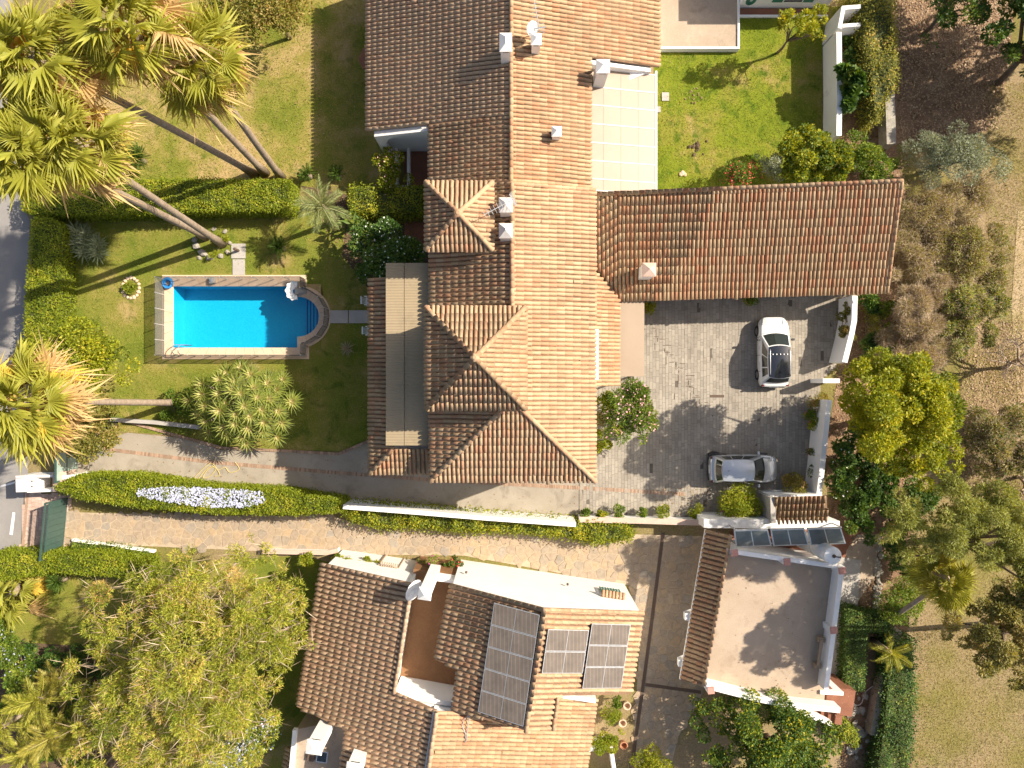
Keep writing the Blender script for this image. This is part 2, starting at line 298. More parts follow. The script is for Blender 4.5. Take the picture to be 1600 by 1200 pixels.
    M['l_litter'] = L('fallen_leaves', [(0, (.13, .075, .035)), (.5, (.30, .18, .09)), (1, (.45, .32, .18))], .1)
    M['p_green'] = L('palm_frond_green', [(0, (.09, .11, .012)), (.45, (.26, .27, .030)), (.8, (.42, .40, .07)), (1, (.58, .50, .15))], .35)
    M['p_yellow'] = L('palm_frond_yellow', [(0, (.40, .26, .03)), (.5, (.60, .44, .06)), (1, (.70, .56, .16))], .35)
    M['p_olive'] = L('palm_frond_olive', [(0, (.18, .16, .02)), (.5, (.33, .30, .05)), (1, (.48, .42, .13))], .35)
    M['p_dead'] = L('palm_frond_dead', [(0, (.22, .13, .05)), (.5, (.46, .31, .13)), (1, (.64, .49, .25))], .25)
    M['p_grey'] = L('grey_green_frond', [(0, (.07, .10, .03)), (.5, (.19, .23, .08)), (1, (.40, .42, .20))], .3)
    M['p_blue'] = L('blue_green_frond', [(0, (.10, .13, .06)), (.5, (.25, .29, .15)), (1, (.45, .46, .30))], .3)
    M['y_green'] = L('yucca_leaves', [(0, (.05, .07, .012)), (.35, (.19, .23, .035)), (.75, (.36, .36, .10)), (1, (.62, .52, .30))], .3)
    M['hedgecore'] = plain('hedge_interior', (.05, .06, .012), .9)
    M['fl_blue'] = plain('pale_blue_petals', (.46, .48, .62), .8, var=.2); M['fl_pink'] = plain('pink_petals', (.70, .38, .40), .8, var=.2); M['fl_red'] = plain('red_petals', (.62, .08, .06), .8, var=.2)
    M['fl_white'] = plain('white_petals', (.78, .78, .70), .8); M['fl_mag'] = plain('magenta_petals', (.50, .06, .28), .8, var=.2)
setup_materials()
# ------------------------------------------------------------------ barrel tile roofs
def tile_geo(n=4, r0=.092, r1=.083, h0=.104, h1=.094, lift=.017):
    """one barrel tile, unit length along y: a tapering half pipe with a visible lip at its lower end"""
    V = []; Q = []
    for j, (y, r, h, z) in enumerate(((0, r0, h0, lift), (1.12, r1, h1, 0))):
        for i in range(n + 1):
            a = math.pi * i / n; V.append((r * math.cos(a), y, z + h * math.sin(a)))
    for i in range(n + 1):
        a = math.pi * i / n; V.append((r0 * .80 * math.cos(a), 0.0, lift + (h0 - .02) * math.sin(a) - .002))
    for i in range(n):
        Q.append((i + 1, i, n + 1 + i, n + 2 + i)); Q.append((i, i + 1, 2 * (n + 1) + i + 1, 2 * (n + 1) + i))
    return np.array(V), np.array(Q)
TV, TQ = tile_geo()
TILE_MESH = {}
def tile_mesh(key):
    if key not in TILE_MESH: TILE_MESH[key] = fast('tile_' + key, TV, TQ, MT['t_' + key]); TILE_MESH[key].shade_smooth()
    return TILE_MESH[key]
TILES = {}
def add_tile(house, roof, key, p, U, V, N, length, wide=1.0, lift=0.0):
    TILES.setdefault(house.name, []).append((p + N * lift, U * wide, V * length, N * wide, roof, key))
def zplane(pts):
    a, b, c = [Vector(p) for p in pts[:3]]; n = (b - a).cross(c - a); n.normalize()
    if n.z < 0: n = -n
    return n, a
def tile_roof(house, pts, key, pitch=.222, expo=.345, thick=.10, overhang=.05, start=0.0, wall=None):
    """a planar roof face given by its corners: a bed slab (part) and rows of barrel tiles running down the slope"""
    pts = [Vector(p) for p in pts]; n = Vector((0, 0, 0))
    for i in range(1, len(pts) - 1): n += (pts[i] - pts[0]).cross(pts[i + 1] - pts[0])
    n.normalize()
    if n.z < 0: n = -n
    a = sum(pts, Vector()) / len(pts)
    up = Vector((-n.x, -n.y, 0)); up.normalize(); v = up - n * up.dot(n); v.normalize(); u = v.cross(n); u.normalize()
    poly = [((p - a).dot(u), (p - a).dot(v)) for p in pts]
    ctr = [(p.x, p.y) for p in pts]
    zf = lambda x, y: a.z - (n.x * (x - a.x) + n.y * (y - a.y)) / n.z
    mb = MB().prism(ctr, lambda x, y: zf(x, y) - thick, lambda x, y: zf(x, y))
    roof = mb.build('roof', MT['deck'], house)
    us = [q[0] for q in poly]; u0, u1 = min(us), max(us); k = max(1, int(round((u1 - u0) / pitch))); pt = (u1 - u0) / k
    for i in range(k):
        x = u0 + (i + .5) * pt; cr = []
        for j in range(len(poly)):
            (x1, y1), (x2, y2) = poly[j], poly[(j + 1) % len(poly)]
            if (x1 > x) != (x2 > x): cr.append(y1 + (y2 - y1) * (x - x1) / (x2 - x1))
        cr.sort()
        wob = random.uniform(-.010, .010); ph = random.uniform(0, 6.28)
        for lo, hi in zip(cr[::2], cr[1::2]):
            y = lo - overhang; step = expo
            while y < hi - .06:
                ln = min(step, hi - y); j = random.uniform(-.012, .012); t = random.gauss(0, .018); slip = random.uniform(-.10, -.03) if random.random() < .012 else 0; y_ = y + slip
                U = u * math.cos(t) + v * math.sin(t); V_ = v * math.cos(t) - u * math.sin(t)
                add_tile(house, roof, key, a + u * (x + wob + .022 * math.sin(y * .9 + x * .25 + a.x) + random.uniform(-.008, .008)) + v * (y_ + j), U, V_, n, ln, random.uniform(.95, 1.04), random.uniform(.0, .012) + .018 * math.sin(x * .6 + a.y) * math.sin(y * .8))
                y += step
    return roof
def cap_row(house, roof, key, p0, p1, wide=1.35, expo=.36, lift=.02):
    """ridge or hip tiles laid along a line, each overlapping the one below"""
    p0, p1 = Vector(p0), Vector(p1); d = p1 - p0; L = d.length; v = d.normalized(); u = v.cross(Vector((0, 0, 1))); u.normalize(); n = u.cross(v); n.normalize()
    k = max(1, int(round(L / expo))); e = L / k
    for i in range(k):
        t = random.gauss(0, .02); U = u * math.cos(t) + v * math.sin(t); V_ = v * math.cos(t) - u * math.sin(t)
        add_tile(house, roof, key, p0 + v * (i * e) + u * random.uniform(-.01, .01), U, V_, n, e, wide, lift + random.uniform(0, .01))
def finish_tiles(house, limit=300):
    L = TILES.get(house.name, [])
    L.sort(key=lambda t: (t[0] - Vector((0, 0, H))).length)
    off = root_loc(house)
    for p, U, V, N, roof, key in L[:limit]:
        o = link('tile', tile_mesh(key), roof); q = p - off
        o.matrix_local = Matrix(((U.x, V.x, N.x, q.x), (U.y, V.y, N.y, q.y), (U.z, V.z, N.z, q.z), (0, 0, 0, 1)))
    rest = L[limit:]
    if not rest: return
    keys = sorted(set(t[5] for t in rest)); nv = len(TV)
    A = np.array([[(*U,), (*V,), (*N,)] for p, U, V, N, r_, k_ in rest]); P = np.array([tuple(p - off) for p, *_ in rest])
    verts = np.einsum('vi,tij->tvj', TV, A) + P[:, None, :]
    Q = (TQ[None] + (np.arange(len(rest)) * nv)[:, None, None]).reshape(-1, 4)
    mi = np.repeat([keys.index(t[5]) for t in rest], len(TQ))
    me = fast('roof_tiles', verts.reshape(-1, 3), Q, [MT['f_' + k] for k in keys], midx=mi); me.shade_smooth()
    tag(link('roof_tiles', me, house), kind='stuff')
def walls(house, poly, z0, z1, mat='white', name='wall'):
    return MB().prism(poly, z0, z1).build(name, MT[mat], house)
def opening(parent, c, w, h, rz, name='window', shut='green'):
    """a framed window or door standing on a wall: frame, pane and two shutters"""
    M_ = Matrix.Translation(c) @ Matrix.Rotation(rz, 4, 'Z')
    def bx(n, x, z, lx, ly, lz, m, par, y=0):
        mb = MB().box((0, 0, 0), (lx, ly, lz)); mb.v = [tuple(M_ @ Vector((a + x, b + y, d + z))) for a, b, d in mb.v]; return mb.build(n, MT[m], par)
    f = bx(name, 0, h / 2, w, .05, h, 'whitepl', parent); bx('pane', 0, h / 2, w - .14, .02, h - .14, 'glass', f, -.03)
    if shut:
        for s in (-1, 1): bx('shutter', s * (w * .75), h / 2, w * .5, .05, h, shut, parent)
    return f
def chimney(p, w, d, h, rz, label, cap='offwhite', body='offwhite', hip=.28, group=None, ov=.06):
    """rendered chimney stack with four vents under a hipped capping"""
    t = thing('chimney', label, 'chimney', p, group)
    x, y, z = p
    MB().box((x, y, z + h * .5 - .25), (w, d, h + .5), rz).build('stack', MT[body], t)
    mb = MB()
    for s, (ax, ay, lx, ly) in enumerate(((0, -1, w * .62, .03), (0, 1, w * .62, .03), (-1, 0, .03, d * .62), (1, 0, .03, d * .62))):
        ox, oy = ax * (w / 2 + .005), ay * (d / 2 + .005); c, q = math.cos(rz), math.sin(rz)
        mb.box((x + ox * c - oy * q, y + ox * q + oy * c, z + h - .14), (lx, ly, .12), rz)
    mb.build('vent', MT['dark'], t)
    c, q = math.cos(rz), math.sin(rz); hw, hd = w / 2 + ov, d / 2 + ov
    base = [(x + a * c - b * q, y + a * q + b * c, z + h) for a, b in ((-hw, -hd), (hw, -hd), (hw, hd), (-hw, hd))]
    k = .16 if w < d * 1.05 else .16
    rl = max(0, (d - w)) / 2
    top = [(x - (-rl) * q * 0 + 0 - (s * rl) * q, y + (s * rl) * c, z + h + hip) for s in (-1, 1)]
    b0 = [(a, b, e - .05) for a, b, e in base]
    MB().add(b0 + base + top, [[3, 2, 1, 0], [0, 1, 5, 4], [1, 2, 6, 5], [2, 3, 7, 6], [3, 0, 4, 7], [4, 5, 8], [5, 6, 9, 8], [6, 7, 9], [7, 4, 8, 9]]).build('capping', MT[cap], t)
    return t
def dish(p, r, aim, label, pole=.9, mat='whitepl'):
    """satellite dish on a bent pole"""
    t = thing('satellite_dish', label, 'satellite dish', p); d = Vector(aim).normalized(); q = d.to_track_quat('Z', 'Y').to_matrix().to_4x4(); c = Vector(p) + Vector((0, 0, pole))
    mb = MB(); mb.sm = True
    mb.lathe((0, 0, 0), [(.02, -.02), (r * .5, .02), (r * .8, .07), (r, .13), (r * .97, .14), (r * .5, .045), (.02, .01)], 18)
    mb.v = [tuple(c + (q @ Vector((a, b * 1.08, z)))) for a, b, z in mb.v]; mb.build('reflector', MT[mat], t)
    MB().tube([Vector(p) - Vector((0, 0, .2)), Vector(p) + Vector((0, 0, pole * .8)), c - d * .05], .025).build('pole', MT['steel'], t)
    foot = c + (q @ Vector((0, -r, .12))); tip = c + d * (r * .95) + (q @ Vector((0, -r * .2, 0))) * 0 ; tip = c + d * r * .9
    MB().tube([foot, tip], .014).build('arm', MT['steel'], t); MB().box(tip, (.1, .1, .14)).build('receiver', MT['whitepl'], t)
    return t
def yagi(p, h, ang, length, label, n=9, tilt=0.0):
    """rooftop television aerial: mast, boom and cross rods"""
    t = thing('tv_aerial', label, 'aerial', p); b = Vector(p) + Vector((0, 0, h)); d = Vector((math.cos(ang), math.sin(ang), tilt)).normalized(); s = Vector((-d.y, d.x, 0)).normalized()
    MB().tube([Vector(p) - Vector((0, 0, .3)), b], .022).build('mast', MT['steel'], t); MB().tube([b - d * length * .3, b + d * length * .7], .018).build('boom', MT['alu'], t)
    mb = MB()
    for i in range(n):
        f = -.28 + .96 * i / (n - 1); w = .30 - .16 * i / n; c = b + d * length * f; mb.tube([c - s * w, c + s * w], .012, 4)
    mb.build('rod', MT['alu'], t); rf = MB(); c = b - d * length * .3
    for k in (-1, 1):
        for j in range(3): e = c + Vector((0, 0, k * (.1 + .1 * j))) - d * (.03 * j); rf.tube([e - s * .3, e + s * .3], .01, 4)
    rf.build('reflector', MT['alu'], t); return t

# ------------------------------------------------------------------ the ground
def sheet(name, px, z, mat, world_pts=False):
    pts = px if world_pts else PX(px)
    a = sum(pts[i][0] * pts[(i + 1) % len(pts)][1] - pts[(i + 1) % len(pts)][0] * pts[i][1] for i in range(len(pts)))
    if a < 0: pts = pts[::-1]
    return tag(MB().add([(x, y, z) for x, y in pts], [list(range(len(pts)))]).build(name, MT[mat]), kind='structure')
POOL = [(271, 447)] + [(461, 447), (461, 462)] + [(466 + 33 * math.sin(R(a)), 499 - 36 * math.cos(R(a))) for a in range(0, 181, 12)] + [(466, 544), (271, 544)]
sheet_holes = PX(POOL)
def ground_with_hole(z):
    """big ground sheet, open where the pool basin is sunk"""
    bm = bmesh.new(); S = 420
    out = [bm.verts.new((x, y, z)) for x, y in ((-S, -S), (S, -S), (S, S), (-S, S))]
    A = np.array(sheet_holes); lo = A.min(0) - .12; hi = A.max(0) + .12
    hole = [bm.verts.new((x, y, z)) for x, y in ((lo[0], lo[1]), (hi[0], lo[1]), (hi[0], hi[1]), (lo[0], hi[1]))]
    for i in range(4): bm.faces.new((out[i], out[(i + 1) % 4], hole[(i + 1) % 4], hole[i]))
    me = bpy.data.meshes.new('ground'); bm.to_mesh(me); me.materials.append(MT['rough'])
    return tag(link('ground', me), kind='structure'), lo, hi
GROUND, PLO, PHI = ground_with_hole(0.0)
sheet('road', [(-400, -700), (8, -700), (22, 120), (40, 330), (47, 345), (38, 545), (30, 600), (46, 690), (38, 860), (10, 880), (-60, 1900), (-500, 1900)], .006, 'asphalt')
for q in ([(20, 800), (24, 801), (20, 836), (15, 835)], [(0, 759), (24, 752), (24, 755), (0, 762)], [(-14, 920), (-9, 920), (-14, 960), (-19, 960)]): sheet('road_marking', q, .012, 'whitepaint')
LAWN_NW = [(143, 80), (300, -120), (600, -120), (600, 290), (30, 300), (60, 270), (150, 265)]
LAWN_POOL_L = [(90, 330), (660, 330), (660, 700), (540, 705), (340, 700), (280, 680), (190, 675), (60, 640), (40, 560)]
LAWN_NE = [(1020, 20), (1320, 10), (1322, 300), (1025, 310)]
LAWN_SW = [(-60, 880), (225, 880), (470, 868), (520, 880), (520, 1250), (-60, 1250)]
def lawn(name, px, z, mat):
    """a lawn sheet, cut round the pool basin where it meets it"""
    pts = PX(px); bm = bmesh.new()
    f = bm.faces.new([bm.verts.new((x, y, z)) for x, y in pts]); bmesh.ops.triangulate(bm, faces=[f])
    for co, no in (((PLO[0], 0, 0), (1, 0, 0)), ((PHI[0], 0, 0), (1, 0, 0)), ((0, PLO[1], 0), (0, 1, 0)), ((0, PHI[1], 0), (0, 1, 0))):
        bmesh.ops.bisect_plane(bm, geom=bm.verts[:] + bm.edges[:] + bm.faces[:], plane_co=co, plane_no=no)
    kill = [f for f in bm.faces if PLO[0] < f.calc_center_median().x < PHI[0] and PLO[1] < f.calc_center_median().y < PHI[1]]
    bmesh.ops.delete(bm, geom=kill, context='FACES')
    for f in bm.faces:
        if f.normal.z < 0: f.normal_flip()
    me = bpy.data.meshes.new(name); bm.to_mesh(me); bm.free(); me.materials.append(MT[mat]); return tag(link(name, me), kind='structure')
lawn('garden_lawn', LAWN_NW, .010, 'lawn'); lawn('pool_lawn', LAWN_POOL_L, .010, 'lawn_pool'); lawn('back_lawn', LAWN_NE, .010, 'lawn_lush'); lawn('neighbour_lawn', LAWN_SW, .008, 'lawn_pool')
sheet('golf_path', [(1590, 330), (1612, 330), (1640, 900), (1610, 900), (1580, 480)], .013, 'straw')
sheet('leafy_bank', [(1395, -80), (1600, -80), (1570, 130), (1545, 205), (1400, 225)], .008, 'dirt')
sheet('garden_bed', [(1310, 20), (1400, -60), (1402, 240), (1415, 300), (1400, 420), (1412, 560), (1440, 640), (1425, 740), (1436, 800), (1410, 870), (1424, 940), (1415, 1010), (1430, 1120), (1418, 1300), (1320, 1300), (1300, 930), (1290, 700), (1325, 500), (1345, 440), (1300, 280)], .014, 'dirt')
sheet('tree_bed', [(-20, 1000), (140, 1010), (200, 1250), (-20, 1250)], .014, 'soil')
sheet('house_bed', [(470, 290), (675, 330), (675, 450), (575, 450), (535, 400), (540, 350)], .016, 'soil')
sheet('garden_path', [(128, 60), (147, 60), (142, 135), (143, 165), (132, 170)], .015, 'coping')
# concrete drive and courtyard
DRIVE = [(112, 703), (200, 676), (300, 686), (345, 703), (530, 708), (580, 690), (640, 690), (905, 735), (915, 806), (560, 785), (330, 768), (120, 742)]
COURT = [(905, 600), (900, 440), (1335, 440), (1335, 500), (1310, 565), (1280, 600), (1275, 775), (1215, 800), (1120, 810), (915, 806), (905, 735)]
sheet('driveway', DRIVE, .020, 'concrete'); sheet('courtyard', COURT, .020, 'joint')
sheet('porch_floor', [(632, 190), (690, 190), (690, 380), (632, 380)], .06, 'terra')
# courtyard blocks: laid in courses, far too many to hold apart, so one piece of real geometry
def blocks(name, poly_px, bw, bl, gap, z0, z1, mat, ang=0.0, parent=None, jit=.004):
    poly = PX(poly_px); A = np.array(poly); lo, hi = A.min(0), A.max(0); c = (lo + hi) / 2; D = np.linalg.norm(hi - lo) / 2; ca, sa = math.cos(ang), math.sin(ang)
    bx = []
    nx = int(2 * D / bw) + 2
    for i in range(nx):
        x = -D + i * bw; y = -D + rng.random() * bl
        while y < D:
            l = bl * rng.choice([.5, 1, 1, 1.5]); bx.append((x + bw / 2, y + l / 2, bw - gap, l - gap)); y += l
    B = np.array(bx); C = np.stack([c[0] + B[:, 0] * ca - B[:, 1] * sa, c[1] + B[:, 0] * sa + B[:, 1] * ca], 1)
    k = inpoly(C, poly); B = B[k]; C = C[k]; n = len(B)
    cs = np.array([(-1, -1), (1, -1), (1, 1), (-1, 1)]) / 2
    ox = cs[None, :, 0] * B[:, 2, None]; oy = cs[None, :, 1] * B[:, 3, None]
    X = C[:, 0, None] + ox * ca - oy * sa; Y = C[:, 1, None] + ox * sa + oy * ca
    zt = z1 + rng.normal(0, jit, (n, 1)) + 0 * X + rng.normal(0, jit * .4, (n, 4))
    V = np.concatenate([np.stack([X, Y, zt], 2), np.stack([X, Y, 0 * X + z0], 2)], 1).reshape(-1, 3)
    q = np.array([(0, 1, 2, 3), (1, 0, 4, 5), (2, 1, 5, 6), (3, 2, 6, 7), (0, 3, 7, 4)])
    Q = (q[None] + (np.arange(n) * 8)[:, None, None]).reshape(-1, 4)
    o = link(name, fast(name, V, Q, MT[mat]), parent); tag(o, kind='stuff'); return o
def island_paver(name, base, lo, hi):
    m = MT[base].copy(); m.name = name; nt = m.node_tree; b = nt.nodes['Principled BSDF']; src = b.inputs['Base Color'].links[0].from_socket
    g = nt.nodes.new('ShaderNodeNewGeometry'); r = ramp(nt, [(0, (lo,) * 3), (1, (hi,) * 3)]); nt.links.new(g.outputs['Random Per Island'], r.inputs[0])
    nt.links.new(mixc(nt, src, r.outputs[0], 1.0, 'MULTIPLY'), b.inputs['Base Color']); MT[name] = m
island_paver('paver_var', 'paver', .86, 1.12); island_paver('brick_var', 'brick', .7, 1.2); island_paver('terra_var', 'terra', .8, 1.2)
blocks('paving_blocks', COURT, .19, .38, .012, .019, .030, 'paver_var')
def strip_bricks(name, px, width, bl, mat, z0=.02, z1=.034, n=1, skew=0):
    """bricks laid side by side along a line"""
    pts = [Vector((*W(a, b), 0)) for a, b in px]; V = []; Q = []
    for a, b in zip(pts, pts[1:]):
        d = (b - a); L = d.length; d.normalize(); s = Vector((-d.y, d.x, 0)); k = int(L / bl)
        for i in range(k):
            c = a + d * ((i + .5) * L / k); hl = L / k / 2 - .008; z = z1 + random.gauss(0, .003); base = len(V)
            for zz in (z, z0): V += [tuple(c + d * (p * hl) + s * (q * width / 2) + Vector((0, 0, zz))) for p, q in ((-1, -1), (1, -1), (1, 1), (-1, 1))]
            Q += [(base, base + 1, base + 2, base + 3), (base + 1, base, base + 4, base + 5), (base + 2, base + 1, base + 5, base + 6), (base + 3, base + 2, base + 6, base + 7), (base, base + 3, base + 7, base + 4)]
    return tag(link(name, fast(name, V, Q, MT[mat])), kind='stuff')
strip_bricks('brick_edging', [(160, 701), (330, 722), (520, 738), (676, 750), (905, 762), (1070, 772)], .22, .105, 'brick_var')
strip_bricks('brick_edging', [(205, 660), (290, 684), (350, 700), (440, 704), (530, 709), (578, 688)], .16, .22, 'brick_var', .02, .10)
strip_bricks('brick_edging', [(130, 742), (330, 768), (540, 786)], .16, .22, 'brick_var', .02, .08)
strip_bricks('drive_joint', [(905, 735), (905, 806)], .05, .6, 'joint', .015, .024)
# crazy paving on the neighbour's drive: each stone cut to its neighbours
STONE = [(104, 800), (330, 806), (520, 806), (562, 820), (1000, 835), (1104, 838), (1058, 1062), (1102, 1070), (1090, 1100), (1060, 1150), (1040, 1230), (985, 1230), (1000, 1000), (985, 915), (725, 868), (560, 866), (430, 862), (112, 848)]
sheet('stone_drive', STONE, .022, 'mortar')
SD = bpy.data.objects['stone_drive']
def crazy(poly_px, sp, gap, z0, z1, parent, limit=300, name='stone'):
    poly = PX(poly_px); A = np.array(poly); lo, hi = A.min(0), A.max(0); S = []
    nx, ny = int((hi[0] - lo[0]) / sp) + 1, int((hi[1] - lo[1]) / sp) + 1
    for i in range(nx):
        for j in range(ny): S.append((lo[0] + (i + .5 + .5 * (j % 2) + random.uniform(-.38, .38)) * sp, lo[1] + (j + .5 + random.uniform(-.38, .38)) * sp))
    S = np.array(S); K = inpoly(S, poly); cells = []
    for i in np.where(K)[0]:
        p = S[i]; d = np.hypot(*(S - p).T); nb = [j for j in np.argsort(d)[1:18]]
        c = [(p[0] + a * sp * 1.3, p[1] + b * sp * 1.3) for a, b in ((-1, -1), (1, -1), (1, 1), (-1, 1))]
        for j in nb:
            n = (S[j] - p) / d[j]; m = d[j] / 2 - gap / 2; out = []
            for a in range(len(c)):
                q0, q1 = c[a], c[(a + 1) % len(c)]; s0 = (q0[0] - p[0]) * n[0] + (q0[1] - p[1]) * n[1] - m; s1 = (q1[0] - p[0]) * n[0] + (q1[1] - p[1]) * n[1] - m
                if s0 <= 0: out.append(q0)
                if (s0 < 0 < s1) or (s1 < 0 < s0): t = s0 / (s0 - s1); out.append((q0[0] + (q1[0] - q0[0]) * t, q0[1] + (q1[1] - q0[1]) * t))
            c = out
            if len(c) < 3: break
        if len(c) >= 3: cells.append((p, c))
    cells.sort(key=lambda q: q[0][0] ** 2 + q[0][1] ** 2)
    V = []; Fs = []; T = []
    for k, (p, c) in enumerate(cells):
        n = len(c); z = z1 + random.gauss(0, .006); vs = [(x, y, z + random.gauss(0, .003)) for x, y in c] + [(x, y, z0) for x, y in c]
        fs = [list(range(n))] + [[n + a, n + (a + 1) % n, (a + 1) % n, a] for a in range(n)]; t = random.random()
        if k < limit:
            me = bpy.data.meshes.new(name); me.from_pydata([(x - p[0], y - p[1], zz) for x, y, zz in vs], [], fs); me.materials.append(MT['flag'])
            at = me.attributes.new('tint', 'FLOAT', 'POINT'); at.data.foreach_set('value', [t] * (2 * n)); link(name, me, parent, (p[0], p[1], 0))
        else:
            b = len(V); V += vs; T += [t] * (2 * n); Fs += [[b + q for q in f] for f in fs]
    me = bpy.data.meshes.new('paving_stones'); me.from_pydata(V, [], Fs); me.materials.append(MT['flag']); at = me.attributes.new('tint', 'FLOAT', 'POINT'); at.data.foreach_set('value', T)
    tag(link('paving_stones', me, parent), kind='stuff')
crazy(STONE, .50, .055, .02, .042, SD)
def gutter(px, w): 
    pts = PX(px); L = []; Rr = []
    for i, (x, y) in enumerate(pts):
        d = Vector(pts[min(i + 1, len(pts) - 1)]) - Vector(pts[max(i - 1, 0)]); d.normalize(); L.append((x - d.y * w / 2, y + d.x * w / 2)); Rr.append((x + d.y * w / 2, y - d.x * w / 2))
    sheet('drain_channel', L + Rr[::-1], .056, 'rust', True)
gutter([(1036, 832), (1014, 1000), (1005, 1068), (985, 1210)], .2); gutter([(1008, 1069), (1095, 1081)], .2)
# pavement by the gates
sheet('pavement', [(38, 768), (112, 775), (100, 866), (32, 866)], .018, 'joint'); island_paver('pave_pink', 'pinkcap', .8, 1.05)
blocks('paving_blocks', [(38, 768), (112, 775), (100, 866), (32, 866)], .2, .2, .012, .017, .030, 'pave_pink', .02)
sheet('gutter_strip', [(42, 770), (46, 770), (38, 862), (33, 862)], .036, 'brick')
# ------------------------------------------------------------------ the main house
MH = thing('main_house', 'long two-storey white villa with a long tiled ridge and two small tiled pyramid towers', 'house', (0, 5, 0))
zN = lambda x: 5.80 - .28 * abs(x + .05)
zS = lambda x: 8.05 - .28 * abs(x)
def P(x, y, zf): return (x, y, zf(x))
r = tile_roof(MH, [P(-7.96, 24, zN), P(-7.96, 13.85, zN), P(-.05, 13.85, zN), P(-.05, 24, zN)], 'north', .228, .345)
r2 = tile_roof(MH, [P(-4.42, 13.85, zN), P(-4.42, 9.7, zN), P(-.05, 9.7, zN), P(-.05, 13.85, zN)], 'main', .228, .345)
r3 = tile_roof(MH, [P(8.08, 24, zN), P(-.05, 24, zN), P(-.05, 17.4, zN), P(8.08, 17.4, zN)], 'east', .235, .42)
r4 = tile_roof(MH, [P(4.19, 17.4, zN), P(-.05, 17.4, zN), P(-.05, 9.7, zN), P(4.19, 9.7, zN)], 'east', .228, .42)
cap_row(MH, r, 'east', (-.05, 9.7, 5.84), (-.05, 24, 5.84))
cap_row(MH, r, 'north', (-7.9, 13.9, 3.64), (-4.42, 13.9, 4.62), 1.1)
a = tile_roof(MH, [P(-4.1, 9.62, zS), P(-4.1, -4.86, zS), P(0, -.76, zS), P(0, 9.62, zS)], 'main', .222, .40)
b = tile_roof(MH, [P(4.15, 9.62, zS), P(0, 9.62, zS), P(0, -.76, zS), P(4.15, -4.86, zS)], 'main', .222, .42)
c = tile_roof(MH, [P(-4.1, -4.86, zS), P(4.15, -4.86, zS), P(0, -.76, zS)], 'villa', .222, .40)
cap_row(MH, a, 'main', (0, -.76, 8.11), (0, 9.62, 8.11)); cap_row(MH, c, 'villa', (-4.12, -4.88, 6.95), (0, -.76, 8.11)); cap_row(MH, c, 'villa', (4.17, -4.88, 6.93), (0, -.76, 8.11))
cap_row(MH, a, 'main', (-4.1, 9.66, 6.95), (0, 9.66, 8.1), 1.1); cap_row(MH, b, 'main', (4.15, 9.66, 6.93), (0, 9.66, 8.1), 1.1)
def pyramid(house, px0, py0, px1, py1, z, rise, key):
    x0, y0 = W(px0, py0, z); x1, y1 = W(px1, py1, z); ap = ((x0 + x1) / 2, (y0 + y1) / 2, z + rise); C = [(x0, y1, z), (x1, y1, z), (x1, y0, z), (x0, y0, z)]
    for i in range(4):
        rf = tile_roof(house, [C[i], C[(i + 1) % 4], ap], key, .222, .40)
        cap_row(house, rf, key, Vector(C[i]) + Vector((0, 0, .06)), Vector(ap) + Vector((0, 0, .07)), 1.3)
    MB().lathe((ap[0], ap[1], ap[2] + .03), [(.22, 0), (.20, .12), (.08, .2)], 10).build('finial', MT['t_main'], house)
    ins = .3; walls(house, [(x0 + ins, y1 + ins), (x1 - ins, y1 + ins), (x1 - ins, y0 - ins), (x0 + ins, y0 - ins)], 5.0, z - .02, name='tower_wall')
pyramid(MH, 665, 480, 822, 640, 9.1, .82, 'main'); pyramid(MH, 665, 285, 770, 392, 8.6, .60, 'main')
# terrace wing on the garden side: lean-to tiles below, sheet canopy above
zP = lambda d: 5.5 + .34 * d
e = tile_roof(MH, [(-7.42, 5.5, zP(0)), (-7.42, -4.66, zP(0)), (-6.1, -3.34, zP(1.32)), (-6.1, 5.5, zP(1.32))], 'dark', .222, .40)
f = tile_roof(MH, [(-7.42, -4.66, zP(0)), (-3.85, -4.66, zP(0)), (-3.85, -3.34, zP(1.32)), (-6.1, -3.34, zP(1.32))], 'dark', .222, .40)
cap_row(MH, e, 'dark', (-7.44, -4.68, 5.56), (-6.1, -3.34, 6.12), 1.25)
g = tile_roof(MH, [(5.93, 4.70, 3.1), (4.2, 6.55, 3.8), (4.2, -.12, 3.8), (5.93, -.12, 3.1)], 'wing', .222, .40)
# walls
walls(MH, [(-3.7, -4.45), (3.75, -4.45), (3.75, 9.6), (-3.7, 9.6)], 0, lambda x, y: 6.80)
walls(MH, [(-7.55, 13.95), (-.05, 13.95), (7.6, 13.95 + 3.25), (7.6, 24), (-.05, 24), (-7.55, 24)], 0, 3.45)
MB().prism([(-3.95, 13.9), (-3.95, 9.7), (3.8, 9.7), (3.8, 17.1), (0, 17.1)], 0, 4.45).build('wall', MT['white'], MH)
for yy, x0, x1 in ((17.12, 3.8, 7.6), ):    # gable face above the terrace cover
    xs = np.linspace(x0, x1, 3); MB().add([(x, yy, 0) for x in xs] + [(x, yy, zN(x) - .12) for x in xs] + [(x, yy + .2, 0) for x in xs] + [(x, yy + .2, zN(x) - .12) for x in xs],
        [[0, 1, 4, 3], [1, 2, 5, 4], [7, 6, 9, 10], [8, 7, 10, 11], [3, 4, 10, 9], [4, 5, 11, 10], [2, 8, 11, 5], [6, 0, 3, 9]]).build('gable_wall', MT['white'], MH)
walls(MH, [(-7.05, -4.3), (-3.72, -4.3), (-3.72, 5.3), (-7.05, 5.3)], 0, 5.38)
walls(MH, [(3.76, .1), (5.6, .1), (5.6, 5.0), (3.76, 5.0)], 0, 3.05)
MB().box((4.52, 1.6, 3.86), (.34, 2.75, .34)).build('ledge', MT['white'], MH)
